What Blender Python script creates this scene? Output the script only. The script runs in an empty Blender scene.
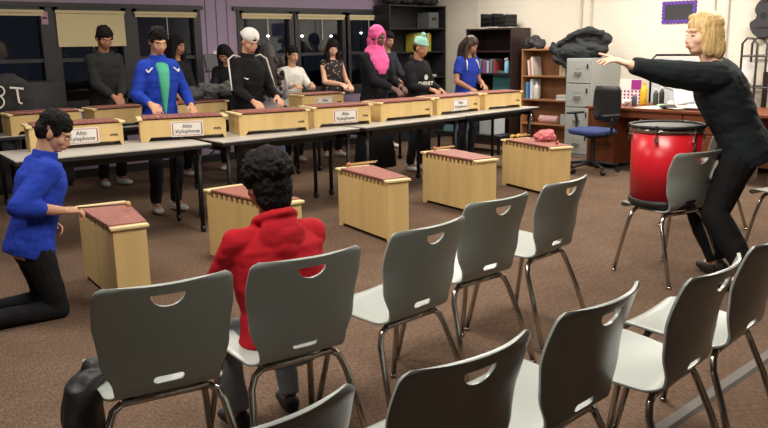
import bpy, bmesh, math, random
from math import radians, sin, cos, tan, atan, atan2, pi, sqrt, hypot
from mathutils import Vector, Matrix, noise, Quaternion
V = Vector
random.seed(7)
S = bpy.context.scene
COL = S.collection
# ---------------------------------------------------------------- camera, world, light, exposure
FPX, HOR, HC, YAW, ROLL = 777.0, 45.0, 1.49, radians(42), atan(.017)
PITCH = atan((214 - HOR) / FPX)
FW = V((sin(YAW) * cos(PITCH), cos(YAW) * cos(PITCH), -sin(PITCH)))
_r = V((cos(YAW), -sin(YAW), 0)); _u = _r.cross(FW)
CR = _r * cos(ROLL) - _u * sin(ROLL)
CU = _u * cos(ROLL) + _r * sin(ROLL)
CP = V((0, 0, HC))
cd = bpy.data.cameras.new('camera'); cam = bpy.data.objects.new('camera', cd); COL.objects.link(cam)
cam.matrix_world = Matrix((( CR.x, CU.x, -FW.x, CP.x), (CR.y, CU.y, -FW.y, CP.y), (CR.z, CU.z, -FW.z, CP.z), (0, 0, 0, 1)))
cd.sensor_width = 36; cd.lens = 36 * FPX / 768; cd.clip_start = .05; cd.clip_end = 200
S.camera = cam
S.view_settings.view_transform = 'Standard'; S.view_settings.look = 'None'
S.view_settings.gamma = 1; S.view_settings.exposure = 0.08; S.view_settings.use_curve_mapping = False
w = bpy.data.worlds.new('night'); S.world = w; w.use_nodes = True
w.node_tree.nodes['Background'].inputs[0].default_value = (.011, .012, .016, 1)
w.node_tree.nodes['Background'].inputs[1].default_value = 1
CEIL = 2.75
TROFFERS = [(.9, 2.0, 1.25), (3.2, 2.0, 1.6), (5.7, 2.3, 1.2), (8.1, 2.6, 1.5), (1.0, 5.0, .9), (3.2, 5.0, .9), (5.7, 5.0, .9), (8.1, 5.0, 1.5), (3.2, 7.3, .35), (5.9, 7.2, .5), (8.1, 7.2, 1.0)]
LIGHT_W = 40.0
for i, (x, y, k) in enumerate(TROFFERS):
    ld = bpy.data.lights.new('troffer_light', 'AREA'); ld.shape = 'RECTANGLE'; ld.size = .55; ld.size_y = 1.15
    ld.energy = LIGHT_W * k; ld.color = (1, .94, .84) if x > 2 else (1, .95, .88)
    lo = bpy.data.objects.new('troffer_light', ld); COL.objects.link(lo); lo.location = (x, y, CEIL - .06)

def ray(px, py): return FW * FPX + CR * (px - 384) - CU * (py - 214)
def atz(px, py, z):
    d = ray(px, py); return CP + d * ((z - HC) / d.z)
def atx(px, py, X):
    d = ray(px, py); return CP + d * (X / d.x)
def aty(px, py, Y):
    d = ray(px, py); return CP + d * (Y / d.y)

# ---------------------------------------------------------------- materials
def lin(c):
    return tuple(((v / 255 + .055) / 1.055) ** 2.4 if v / 255 > .04045 else v / 255 / 12.92 for v in c)
MATS = {}
def M(name, rgb, rough=.6, metal=0, var=.08, scale=20, bump=0, bscale=60, sheen=0, spec=.5, stretch=None, emit=0):
    if name in MATS: return MATS[name]
    m = bpy.data.materials.new(name); m.use_nodes = True; nt = m.node_tree; N = nt.nodes; L = nt.links
    b = N['Principled BSDF']; c = lin(rgb)
    b.inputs['Roughness'].default_value = rough; b.inputs['Metallic'].default_value = metal
    b.inputs['Specular IOR Level'].default_value = spec
    if sheen: b.inputs['Sheen Weight'].default_value = sheen
    tc = N.new('ShaderNodeTexCoord'); mp = N.new('ShaderNodeMapping'); L.new(tc.outputs['Object'], mp.inputs[0])
    if stretch: mp.inputs['Scale'].default_value = stretch
    no = N.new('ShaderNodeTexNoise'); no.inputs['Scale'].default_value = scale; no.inputs['Detail'].default_value = 4
    L.new(mp.outputs[0], no.inputs['Vector'])
    rp = N.new('ShaderNodeValToRGB'); rp.color_ramp.elements[0].position = .3; rp.color_ramp.elements[1].position = .7
    rp.color_ramp.elements[0].color = tuple(v * (1 - var) for v in c) + (1,)
    rp.color_ramp.elements[1].color = tuple(min(1, v * (1 + var)) for v in c) + (1,)
    L.new(no.outputs[0], rp.inputs[0]); L.new(rp.outputs[0], b.inputs['Base Color'])
    if bump:
        n2 = N.new('ShaderNodeTexNoise'); n2.inputs['Scale'].default_value = bscale; n2.inputs['Detail'].default_value = 3
        L.new(tc.outputs['Object'], n2.inputs['Vector'])
        bp = N.new('ShaderNodeBump'); bp.inputs['Strength'].default_value = bump; bp.inputs['Distance'].default_value = .01
        L.new(n2.outputs[0], bp.inputs['Height']); L.new(bp.outputs[0], b.inputs['Normal'])
    if emit:
        b.inputs['Emission Color'].default_value = c + (1,); b.inputs['Emission Strength'].default_value = emit
    MATS[name] = m; return m

def carpet():
    m = M('carpet', (112, 92, 77), 1, var=.12, scale=3, bump=.6, bscale=220, spec=.1)
    nt = m.node_tree; N = nt.nodes; L = nt.links; b = N['Principled BSDF']
    base = b.inputs['Base Color'].links[0].from_socket
    tc = [n for n in N if n.type == 'TEX_COORD'][0]
    n3 = N.new('ShaderNodeTexNoise'); n3.inputs['Scale'].default_value = 130; n3.inputs['Detail'].default_value = 5
    mp = N.new('ShaderNodeMapping'); mp.inputs['Scale'].default_value = (1, .25, 1); L.new(tc.outputs['Object'], mp.inputs[0]); L.new(mp.outputs[0], n3.inputs[0])
    cr = N.new('ShaderNodeValToRGB'); cr.color_ramp.elements[0].position = .35; cr.color_ramp.elements[1].position = .7
    cr.color_ramp.elements[0].color = (.62, .6, .6, 1); cr.color_ramp.elements[1].color = (1.25, 1.25, 1.25, 1)
    L.new(n3.outputs[0], cr.inputs[0])
    mx = N.new('ShaderNodeMix'); mx.data_type = 'RGBA'; mx.blend_type = 'MULTIPLY'; mx.inputs[0].default_value = 1
    L.new(base, mx.inputs[6]); L.new(cr.outputs[0], mx.inputs[7]); L.new(mx.outputs[2], b.inputs['Base Color'])
    return m
def block_wall():
    m = M('painted_block', (222, 214, 200), .55, var=.03, scale=2)
    nt = m.node_tree; N = nt.nodes; L = nt.links; b = N['Principled BSDF']
    tc = [n for n in N if n.type == 'TEX_COORD'][0]
    sx = N.new('ShaderNodeSeparateXYZ'); cx = N.new('ShaderNodeCombineXYZ'); L.new(tc.outputs['Object'], sx.inputs[0])
    L.new(sx.outputs[1], cx.inputs[0]); L.new(sx.outputs[2], cx.inputs[1])
    br = N.new('ShaderNodeTexBrick'); L.new(cx.outputs[0], br.inputs[0]); br.inputs['Scale'].default_value = 1
    br.inputs['Brick Width'].default_value = .4; br.inputs['Row Height'].default_value = .2; br.inputs['Mortar Size'].default_value = .006
    br.inputs['Mortar Smooth'].default_value = .6
    br.inputs['Color1'].default_value = (0, 0, 0, 1); br.inputs['Color2'].default_value = (0, 0, 0, 1); br.inputs['Mortar'].default_value = (1, 1, 1, 1)
    bp = N.new('ShaderNodeBump'); bp.invert = True; bp.inputs['Strength'].default_value = .35; bp.inputs['Distance'].default_value = .006
    L.new(br.outputs[0], bp.inputs['Height']); L.new(bp.outputs[0], b.inputs['Normal'])
    return m
def pane_glass():
    m = bpy.data.materials.new('window_glass'); m.use_nodes = True; N = m.node_tree.nodes; L = m.node_tree.links
    N.clear(); o = N.new('ShaderNodeOutputMaterial'); mx = N.new('ShaderNodeMixShader'); t = N.new('ShaderNodeBsdfTransparent')
    g = N.new('ShaderNodeBsdfGlossy'); g.inputs['Roughness'].default_value = .03; fr = N.new('ShaderNodeFresnel'); fr.inputs[0].default_value = 1.5
    t.inputs[0].default_value = (.7, .75, .8, 1)
    L.new(fr.outputs[0], mx.inputs[0]); L.new(t.outputs[0], mx.inputs[1]); L.new(g.outputs[0], mx.inputs[2]); L.new(mx.outputs[0], o.inputs[0])
    return m
GLASS = pane_glass()
PLASTIC = M('chair_plastic', (150, 156, 151), .30, var=.03, scale=3, spec=.55)
CHROME = M('chrome', (190, 188, 182), .18, 1, var=.02)
BLACKMET = M('black_metal', (24, 24, 26), .45, .2)
BLACKPL = M('black_plastic', (22, 22, 24), .5)
MAPLE = M('maple_wood', (212, 182, 124), .42, var=.10, scale=9, stretch=(1, 1, .12))
MAPLE_L = M('pale_maple', (228, 208, 156), .4, var=.05, scale=9)
ROSE = M('rosewood_bar', (154, 98, 88), .4, var=.12, scale=14, stretch=(.2, 3, 1))
TABLETOP = M('laminate_grey', (176, 172, 165), .4, var=.03)
PAPER = M('paper', (226, 222, 214), .8, var=.02)
DARKWOOD = M('dark_wood', (50, 34, 32), .4, var=.15, scale=6, stretch=(1, 1, .1))
OAK = M('oak_wood', (158, 112, 76), .5, var=.12, scale=7, stretch=(1, 1, .12))
CHERRY = M('cherry_wood', (122, 66, 40), .4, var=.12, scale=6, stretch=(1, .2, 1))
STEEL = M('grey_steel', (160, 163, 160), .45, .1, var=.03)
INK = M('black_ink', (30, 28, 30), .7)

# ---------------------------------------------------------------- mesh helpers
def frame(d):
    d = V(d).normalized(); a = V((0, 0, 1)) if abs(d.z) < .95 else V((1, 0, 0))
    x = a.cross(d).normalized(); return x, d.cross(x).normalized(), d
class MB:
    def __init__(s): s.v = []; s.f = []
    def add(s, vs, fs, mat=None):
        n = len(s.v)
        s.v += [tuple(mat @ V(p)) if mat else tuple(p) for p in vs]
        s.f += [tuple(i + n for i in f) for f in fs]; return s
    def box(s, c, d, rot=None):
        x, y, z = (k / 2 for k in d); vs = [(i * x, j * y, k * z) for k in (-1, 1) for j in (-1, 1) for i in (-1, 1)]
        m = Matrix.Translation(c) @ (rot.to_4x4() if rot else Matrix())
        return s.add(vs, [(0, 2, 3, 1), (4, 5, 7, 6), (0, 1, 5, 4), (2, 6, 7, 3), (0, 4, 6, 2), (1, 3, 7, 5)], m)
    def bx(s, x0, x1, y0, y1, z0, z1): return s.box(((x0 + x1) / 2, (y0 + y1) / 2, (z0 + z1) / 2), (x1 - x0, y1 - y0, z1 - z0))
    def loft(s, rings, closed=False):
        n = len(rings[0]); vs = [p for r in rings for p in r]; fs = []
        R = len(rings)
        for a in range(R if closed else R - 1):
            b = (a + 1) % R
            for i in range(n):
                j = (i + 1) % n; fs.append((a * n + i, a * n + j, b * n + j, b * n + i))
        if not closed: fs += [tuple(range(n))[::-1], tuple((R - 1) * n + i for i in range(n))]
        return s.add(vs, fs)
    def cyl(s, p, q, r, r2=None, n=12):
        p = V(p); q = V(q); x, y, d = frame(q - p); r2 = r if r2 is None else r2
        R = [[c + x * (rr * cos(2 * pi * i / n)) + y * (rr * sin(2 * pi * i / n)) for i in range(n)] for c, rr in ((p, r), (q, r2))]
        return s.loft(R)
    def tube(s, pts, r, n=8):
        pts = [V(p) for p in pts]; rings = []; x = None
        for i, p in enumerate(pts):
            d = (pts[min(i + 1, len(pts) - 1)] - pts[max(i - 1, 0)]).normalized()
            if x is None: x, y, _ = frame(d)
            else:
                x = (x - d * x.dot(d)).normalized(); y = d.cross(x)
            rr = r[i] if isinstance(r, (list, tuple)) else r
            rings.append([p + x * (rr * cos(2 * pi * k / n)) + y * (rr * sin(2 * pi * k / n)) for k in range(n)])
        return s.loft(rings)
    def ell(s, c, r, rot=None, n=16, m=10):
        if not isinstance(r, (tuple, list)): r = (r, r, r)
        mat = Matrix.Translation(c) @ (rot.to_4x4() if rot else Matrix()); vs = [(0, 0, r[2])]
        for j in range(1, m):
            a = pi * j / m
            vs += [(r[0] * sin(a) * cos(2 * pi * i / n), r[1] * sin(a) * sin(2 * pi * i / n), r[2] * cos(a)) for i in range(n)]
        vs.append((0, 0, -r[2])); fs = [(0, 1 + i, 1 + (i + 1) % n) for i in range(n)]
        for j in range(m - 2):
            for i in range(n):
                a = 1 + j * n + i; b = 1 + j * n + (i + 1) % n; fs.append((a, a + n, b + n, b))
        e = len(vs) - 1; fs += [(e, 1 + (m - 2) * n + (i + 1) % n, 1 + (m - 2) * n + i) for i in range(n)]
        return s.add(vs, fs, mat)
    def lathe(s, prof, c=(0, 0, 0), n=24):
        c = V(c); return s.loft([[c + V((max(r, 1e-4) * cos(2 * pi * i / n), max(r, 1e-4) * sin(2 * pi * i / n), z)) for i in range(n)] for r, z in prof])
    def prism(s, poly, axis, a, b):      # 2D polygon extruded along an axis from a to b
        def q(u, v, t): return (t, u, v) if axis == 'x' else (u, t, v) if axis == 'y' else (u, v, t)
        n = len(poly); vs = [q(u, v, a) for u, v in poly] + [q(u, v, b) for u, v in poly]
        return s.add(vs, [tuple(range(n)), tuple(range(2 * n - 1, n - 1, -1))] + [(i, i + n, (i + 1) % n + n, (i + 1) % n) for i in range(n)])
    def limb(s, pts, rad, n=14, flat=False):
        pts = [V(p) for p in pts]
        for i in range(len(pts) - 1): s.cyl(pts[i], pts[i + 1], rad[i], rad[i + 1], n)
        for i, p in enumerate(pts):
            if flat and i == len(pts) - 1: continue
            s.ell(p, rad[i], n=n, m=8)
        return s
    def build(s, name, mat, parent=None, bevel=0, smooth=False, seg=2):
        me = bpy.data.meshes.new(name); me.from_pydata(s.v, [], s.f)
        bm = bmesh.new(); bm.from_mesh(me); bmesh.ops.recalc_face_normals(bm, faces=bm.faces)
        if smooth:
            for f in bm.faces: f.smooth = True
        bm.to_mesh(me); bm.free()
        o = bpy.data.objects.new(name, me); COL.objects.link(o); me.materials.append(mat)
        if parent: o.parent = parent
        if bevel:
            b = o.modifiers.new('b', 'BEVEL'); b.width = bevel; b.segments = seg; b.limit_method = 'ANGLE'; b.angle_limit = radians(40)
            b.harden_normals = False
        return o
    def blob(s, name, mat, parent=None, vox=.007, it=4, disp=0, dscale=8, dstretch=(1, 1, 1), seed=0):
        me = bpy.data.meshes.new(name); me.from_pydata(s.v, [], s.f)
        bm = bmesh.new(); bm.from_mesh(me)
        bmesh.ops.remove_doubles(bm, verts=bm.verts, dist=1e-6)
        bmesh.ops.recalc_face_normals(bm, faces=bm.faces); bm.to_mesh(me); bm.free()
        o = bpy.data.objects.new(name, me); COL.objects.link(o)
        r = o.modifiers.new('r', 'REMESH'); r.mode = 'VOXEL'; r.voxel_size = vox; r.use_smooth_shade = True
        if it:
            k = o.modifiers.new('s', 'SMOOTH'); k.factor = .5; k.iterations = it
        dg = bpy.context.evaluated_depsgraph_get(); m2 = bpy.data.meshes.new_from_object(o.evaluated_get(dg))
        o.modifiers.clear(); o.data = m2; m2.name = name; m2.materials.clear(); m2.materials.append(mat)
        if disp:
            st = V(dstretch); off = V((seed * 3.1, seed * 1.7, seed))
            nrm = [v.normal.copy() for v in m2.vertices]
            for v, nn in zip(m2.vertices, nrm):
                p = V((v.co.x * st.x, v.co.y * st.y, v.co.z * st.z)) * dscale + off
                v.co += nn * (disp * (noise.noise(p) + .5 * noise.noise(p * 2.3)))
        for p in m2.polygons: p.use_smooth = True
        if parent: o.parent = parent
        return o

def tag(o, label=None, cat=None, group=None, kind=None):
    if label: o['label'] = label
    if cat: o['category'] = cat
    if group: o['group'] = group
    if kind: o['kind'] = kind
    return o
def empty(name, loc=(0, 0, 0), rz=0, label=None, cat=None, group=None):
    o = bpy.data.objects.new(name, None); COL.objects.link(o); o.location = loc; o.rotation_euler = (0, 0, rz); o.empty_display_size = .1
    return tag(o, label, cat, group)
def struct(name, mb, mat, parent=None, bevel=0):
    o = mb.build(name, mat, parent, bevel)
    if not parent: o['kind'] = 'structure'
    return o
def kids(o): return [c for c in bpy.data.objects if c.parent == o]
def copy_tree(o, parent=None, loc=None, rz=None, label=None, group=None):
    c = o.copy(); COL.objects.link(c)
    if parent: c.parent = parent
    for ch in kids(o): copy_tree(ch, c)
    if loc is not None: c.location = loc
    if rz is not None: c.rotation_euler = (0, 0, rz)
    if label: c['label'] = label
    if group: c['group'] = group
    return c
def text_mesh(name, body, size, mat, parent, mtx, ext=.001, align='CENTER'):
    cu = bpy.data.curves.new(name, 'FONT'); cu.body = body; cu.size = size; cu.extrude = ext; cu.align_x = align; cu.align_y = 'CENTER'
    t = bpy.data.objects.new(name, cu); COL.objects.link(t)
    me = bpy.data.meshes.new_from_object(t.evaluated_get(bpy.context.evaluated_depsgraph_get()))
    bpy.data.objects.remove(t); o = bpy.data.objects.new(name, me); COL.objects.link(o)
    me.materials.clear(); me.materials.append(mat); o.parent = parent; o.matrix_local = mtx; return o

# ---------------------------------------------------------------- the room
YW, XW = 9.2, 9.4
XL, YB = -3.0, -3.0
struct('floor', MB().bx(XL, XW, YB, YW, -.1, 0), carpet())
struct('ceiling', MB().bx(XL, XW, YB, YW, CEIL, CEIL + .1), M('ceiling_tile', (205, 202, 196), .9, bump=.3, bscale=90))
PURPLE = M('purple_paint', (150, 132, 158), .6, var=.03, scale=2)
WHITEW = block_wall()
struct('wall_right', MB().bx(XW, XW + .15, YB, YW + .15, 0, CEIL), WHITEW)
struct('wall_left', MB().bx(XL - .15, XL, YB, YW, 0, CEIL), M('grey_paint', (120, 112, 118), .7))
struct('wall_rear', MB().bx(XL - .15, XW + .15, YB - .15, YB, 0, CEIL), M('dark_paint', (84, 78, 80), .7))
# window wall, pieces around two window openings
WZ0, WZ1 = .85, 1.97
G1 = (-.4, 5.16); G2 = (5.70, 8.45)
wm = MB()
for a, b in ((XL, G1[0]), (G1[1], G2[0]), (G2[1], XW)): wm.bx(a, b, YW, YW + .15, 0, CEIL)
for a, b in (G1, G2): wm.bx(a, b, YW, YW + .15, 0, WZ0).bx(a, b, YW, YW + .15, WZ1, CEIL)
struct('wall_window', wm, PURPLE)
FRAMEM = M('dark_window_frame', (46, 45, 47), .5)
SHADE = M('cream_shade', (205, 190, 150), .8, var=.02)
wins = [(-.4, 1.3, .1), (1.45, 3.22, .03), (3.30, 4.16, .37), (4.24, 5.12, .03), (5.74, 6.60, .035), (6.66, 7.56, .035), (7.60, 8.41, .035)]
wn = 0
for (a, b, sh) in wins:
    wn += 1
    fr = MB(); t = .06
    z0, z1 = WZ0, WZ1 - .0
    fr.bx(a - .04, a + t, YW - .02, YW + .10, z0, z1).bx(b - t, b + .04, YW - .02, YW + .10, z0, z1)
    fr.bx(a, b, YW - .02, YW + .10, z0, z0 + .06).bx(a, b, YW - .02, YW + .10, z1 - .045, z1)
    fr.bx(a, b, YW + .0, YW + .08, 1.36, 1.40)
    f = struct('window_%d' % wn, fr, FRAMEM)
    MB().bx(a + t, b - t, YW + .04, YW + .046, z0 + .06, z1 - .045).build('pane', GLASS, f)
    MB().bx(a + .02, b - .02, YW - .05, YW - .02, z1 - .07, z1 - .035).build('shade_roll', SHADE, f, .006)
    MB().bx(a + .03, b - .03, YW - .036, YW - .032, z1 - .07 - sh, z1 - .068).build('shade_cloth', SHADE, f)
    MB().cyl(((a + b) / 2, YW - .04, z1 - .07 - sh - .28), ((a + b) / 2, YW - .04, z1 - .07 - sh), .004, n=6).build('pull_cord', PAPER, f)
struct('trim_1', MB().bx(XL, 8.5, YW - .025, YW, WZ0 - .06, WZ0), FRAMEM)
struct('trim_2', MB().bx(G1[0] - .06, G1[1] + .04, YW - .03, YW, WZ1, WZ1 + .05).bx(G2[0] - .06, G2[1] + .05, YW - .03, YW, WZ1, WZ1 + .05), FRAMEM)
for k, x in enumerate((5.24, 5.40, 5.56)):
    struct('trim_%d' % (3 + k), MB().bx(x - .006, x + .006, YW - .006, YW, 0, CEIL), M('purple_groove', (104, 90, 112), .7))
struct('baseboard_right', MB().bx(XW - .015, XW, YB, YW, 0, .1), M('black_vinyl', (35, 33, 33), .5))
struct('baseboard_back', MB().bx(XL, XW - .015, YW - .015, YW, 0, .1), M('black_vinyl', (35, 33, 33), .5))
# small glowing bulbs on poles, added beyond the glass for the bright window dots
for k, (px, py) in enumerate(((117, 34), (268, 36), (302, 36), (331, 36), (361, 33))):
    p = aty(px, py, 24.0)
    e = empty('street_lamp', (p.x, p.y, 0), 0, ['street lamp outside seen through the window beside the green-shirt boy', 'street lamp outside just above the white backward cap', 'street lamp outside above the person in the pale top', 'street lamp outside above the girl in the floral top', 'street lamp outside beside the pink headscarf'][k], 'lamp', 'lamps outside in the dark')
    MB().cyl((0, 0, 0), (0, 0, p.z - .06), .05, .04).build('pole', BLACKMET, e)
    MB().ell((0, 0, p.z), (.05, .05, .04)).build('lamp_head', M('lamp_glow', (255, 246, 225), .5, emit=12), e)
struct('ground_outside', MB().bx(-15, 45, YW + .2, 40, -.12, -.02), M('asphalt', (40, 40, 42), .95))
# ceiling lights
for x, y, k in TROFFERS:
    e = empty('ceiling_light', (x, y, CEIL), 0, 'recessed fluorescent ceiling light panel above the classroom', 'ceiling light', 'ceiling lights')
    fm = MB(); fm.bx(-.3, .3, -.6, -.57, -.03, 0).bx(-.3, .3, .57, .6, -.03, 0).bx(-.3, -.27, -.57, .57, -.03, 0).bx(.27, .3, -.57, .57, -.03, 0)
    fm.build('frame', M('white_metal', (225, 225, 222), .5), e)
    MB().bx(-.27, .27, -.57, .57, -.015, -.005).build('diffuser', M('diffuser', (255, 244, 224), .6, emit=3.0), e)
# conduits on the white wall
def conduit(px, ztop, z0, lab, r=.012):
    p = atx(px, 12, XW - .02)
    tag(MB().cyl((XW - .02, p.y, z0), (XW - .02, p.y, ztop), r, n=10).build('wall_conduit', M('painted_pipe', (196, 188, 174), .5), smooth=True), lab, 'pipe', 'conduits on the white wall')
conduit(477, CEIL, 0.1, 'painted conduit running down white wall beyond the dark bookcase')
conduit(581, CEIL, 0.1, 'left one of two painted conduits above the heaped black coat')
conduit(591, CEIL, 0.1, 'right one of two painted conduits above the heaped black coat')
conduit(714, CEIL, .1, 'painted conduit running down wall directly above the teacher')
conduit(728, CEIL, .1, "painted conduit running down wall just behind teacher's hair")
# floor cable cover, lower right
a = atz(663, 428, 0); b = atz(768, 356, 0); d = (b - a).normalized(); a2 = a - d * .8; b2 = b + d * 1.2; n_ = V((-d.y, d.x, 0)) * .035
cc = MB()
def cs(p): return [p - n_, p - n_ * .6 + V((0, 0, .012)), p + n_ * .6 + V((0, 0, .012)), p + n_]
cc.loft([cs(a2), cs(b2)])
tag(cc.build('cable_cover', M('grey_rubber', (92, 86, 80), .6)), 'low grey cable cover strip running across the carpet', 'cable cover')

# ---------------------------------------------------------------- school chairs
def chair_profile(v):
    P = [(.205, .425), (.198, .448), (.15, .458), (.0, .446), (-.10, .445), (-.155, .455), (-.185, .485), (-.20, .53), (-.215, .60), (-.235, .69), (-.26, .77), (-.285, .83)]
    t = v * (len(P) - 1); i = min(int(t), len(P) - 2); u = t - i
    g = lambda k: V(P[max(0, min(len(P) - 1, k))])
    p0, p1, p2, p3 = g(i - 1), g(i), g(i + 1), g(i + 2)
    return .5 * ((2 * p1) + (p2 - p0) * u + (2 * p0 - 5 * p1 + 4 * p2 - p3) * u * u + (3 * p1 - p0 - 3 * p2 + p3) * u ** 3)
def interp(tab, v):
    for (a, x), (b, y) in zip(tab, tab[1:]):
        if v <= b:
            t = (v - a) / (b - a) if b > a else 0; t = t * t * (3 - 2 * t); return x + (y - x) * t
    return tab[-1][1]
WT = [(0, .155), (.05, .19), (.2, .205), (.38, .188), (.50, .162), (.58, .166), (.72, .197), (.86, .211), (.955, .206), (.985, .196), (1, .178)]
def shell(v0, v1, nv):
    nu = 20; vs = []; fs = []
    for j in range(nv + 1):
        v = v0 + (v1 - v0) * j / nv; p = chair_profile(v); hw = interp(WT, v)
        for i in range(nu + 1):
            u = -1 + 2 * i / nu
            cy = .045 * u * u * max(0, min(1, (v - .5) / .3)); cz = .012 * u * u * max(0, min(1, (.45 - v) / .2)) * (1 if v > .1 else v * 10)
            top = -.02 * u * u * 0 if v > .9 else 0
            vs.append((u * hw, p.x + cy, p.y + cz + top))
    for j in range(nv):
        for i in range(nu):
            a = j * (nu + 1) + i; fs.append((a, a + 1, a + nu + 2, a + nu + 1))
    return vs, fs
def shell_obj(name, v0, v1, nv, parent, cutters):
    vs, fs = shell(v0, v1, nv); me = bpy.data.meshes.new(name); me.from_pydata(vs, [], fs)
    o = bpy.data.objects.new(name, me); COL.objects.link(o)
    s = o.modifiers.new('s', 'SOLIDIFY'); s.thickness = .010; s.offset = 0
    for c in cutters:
        k = o.modifiers.new('k', 'BOOLEAN'); k.object = c; k.operation = 'DIFFERENCE'; k.solver = 'EXACT'
    b = o.modifiers.new('b', 'BEVEL'); b.width = .003; b.segments = 2; b.limit_method = 'ANGLE'; b.angle_limit = radians(50)
    m2 = bpy.data.meshes.new_from_object(o.evaluated_get(bpy.context.evaluated_depsgraph_get()))
    o.modifiers.clear(); o.data = m2; m2.materials.clear(); m2.materials.append(PLASTIC)
    for p in m2.polygons: p.use_smooth = True
    a = math.radians(45)
    try: m2.set_sharp_from_angle(angle=a)
    except Exception: pass
    o.parent = parent; return o
def arc(cx, cz, rx, rz, a0, a1, n): return [(cx + rx * cos(radians(a0 + (a1 - a0) * i / n)), cz + rz * sin(radians(a0 + (a1 - a0) * i / n))) for i in range(n + 1)]
def make_chair():
    root = empty('school_chair')
    hole = MB().prism(arc(0, .795, .052, .042, 180, 360, 12), 'y', -.5, .1).build('cut', PLASTIC)
    slot = MB().prism(arc(.036, .505, .012, .012, -90, 90, 6) + arc(-.036, .505, .012, .012, 90, 270, 6), 'y', -.5, -.1).build('cut', PLASTIC)
    shell_obj('seat', 0, .5, 22, root, [])
    shell_obj('backrest', .5, 1, 26, root, [hole, slot])
    for h in (hole, slot): bpy.data.objects.remove(h)
    r = .0125
    def U(y0, y1, zt, xt, xf):   # an inverted U: two legs and the rail between them
        pts = []
        for s in (-1, 1):
            seg = [V((s * xf, y1, .012)), V((s * (xf * .55 + xt * .45), y0 + (y1 - y0) * .42, .25)), V((s * (xt + .012), y0 + (y1 - y0) * .09, zt - .06)), V((s * (xt - .006), y0 + (y1 - y0) * .02, zt - .02)), V((s * (xt - .035), y0, zt))]
            pts.append(seg)
        return pts
    for (y0, y1, zt, xt, xf) in ((-.13, -.27, .425, .17, .225), (.12, .20, .43, .17, .225)):
        L, R = U(y0, y1, zt, xt, xf)
        for seg in (L, R):
            o = MB().tube(seg, r, 10).build('leg', CHROME, root, smooth=True)
            f = seg[0]; MB().ell((f.x, f.y, .009), (.017, .017, .009), n=10, m=6).build('foot_glide', CHROME, o, smooth=True)
        MB().tube([L[-1], R[-1]], r, 10).build('cross_rail', CHROME, root, smooth=True)
    for s in (-1, 1):
        MB().box((s * .11, 0, .431), (.022, .27, .012)).build('seat_bracket', BLACKMET, root)
    return root
chair0 = make_chair()
CH = [ # x, y (centre of back top), heading in degrees the sitter looks, label
 (.97, 2.05, -13, 'grey plastic chair in front row with black jacket slumped over its seat'),
 (1.44, 1.98, -8, 'grey plastic chair the boy in the red hoodie sits on'),
 (2.03, 2.00, 2, 'empty grey chair in front row right beside the red hoodie boy'),
 (2.60, 2.14, -2, 'empty grey chair, second from the right end of the front row'),
 (3.18, 2.19, 4, 'empty grey chair at the right end of the front row'),
 (.715, 1.13, -2, 'grey chair in near row, only its top corner showing at the bottom edge'),
 (1.21, 1.07, -3, 'grey chair in the near row behind the red hoodie chair, cut off at bottom'),
 (1.735, 1.07, 2, 'grey chair in near row, third from its right end'),
 (2.225, .995, 4, 'grey chair in near row beside the cable cover, its white seat fully visible'),
 (2.70, 1.02, 4, 'grey chair at right edge of the near row, cut by the frame'),
]
CHP = []
for i, (x, y, a, lab) in enumerate(CH):
    a = radians(a); cx = x - sin(a) * .245 + .012; cy = y + cos(a) * .245
    c = chair0 if i == 0 else copy_tree(chair0)
    c.location = (cx, cy, 0); c.rotation_euler = (0, 0, a); tag(c, lab, 'chair', 'grey school chairs'); CHP.append((cx, cy, a))
DR = (4.62, 2.42)
c = copy_tree(chair0); c.location = (DR[0], DR[1], 0); c.rotation_euler = (0, 0, radians(-15)); tag(c, 'grey chair standing sideways with the red drum on its seat', 'chair', 'grey school chairs')
c = copy_tree(chair0); c.location = (6.0, 2.85, 0); c.rotation_euler = (0, 0, radians(-10)); tag(c, 'grey chair mostly hidden behind the teacher, chrome feet showing between her legs', 'chair', 'grey school chairs')
c = copy_tree(chair0); c.location = (5.62, 2.02, 0); c.rotation_euler = (0, 0, radians(-10)); tag(c, "grey chair at the frame edge behind the teacher's back", 'chair', 'grey school chairs')

# ---------------------------------------------------------------- folding tables
TZ = .735
def table(p0, p1, depth, lab, group):
    p0 = V((p0[0], p0[1], 0)); p1 = V((p1[0], p1[1], 0)); L = (p1 - p0).length; a = atan2(p1.y - p0.y, p1.x - p0.x)
    e = empty('folding_table', p0, a, lab, 'table', group); g = .004
    MB().bx(g, L - g, 0, depth, TZ - .008, TZ).build('tabletop', TABLETOP, e)
    MB().bx(g, L - g, 0, depth, TZ - .034, TZ - .008).build('edge_band', BLACKPL, e)
    MB().bx(.2, L - .2, .12, .16, TZ - .10, TZ - .034).bx(.2, L - .2, depth - .16, depth - .12, TZ - .10, TZ - .034).build('under_beam', BLACKMET, e)
    for x in (.09, L - .09):
        MB().bx(x - .02, x + .02, .06, depth - .06, TZ - .09, TZ - .034).build('leg_bracket', BLACKMET, e)
        for y in (.08, depth - .08):
            l = MB().cyl((x, y, .06), (x, y, TZ - .05), .019, n=10).build('leg', BLACKMET, e, smooth=True)
            MB().cyl((x - .013, y, .03), (x + .013, y, .03), .03, n=14).build('caster', BLACKPL, l)
    return e
D1 = .70
table((1.70, 5.74), (3.165, 5.575), D1, 'grey topped folding table behind the kneeling boy, front row', 'front row tables')
table((3.255, 5.57), (4.70, 5.53), D1, 'grey topped folding table under the blue jacket boy and white cap boy', 'front row tables')
table((4.765, 5.53), (6.25, 5.60), D1, 'grey topped folding table in front of the pink headscarf girl', 'front row tables')
table((6.285, 5.62), (7.68, 5.71), D1, 'grey topped folding table at right end of front row near bookcases', 'front row tables')
BY = 7.42
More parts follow.
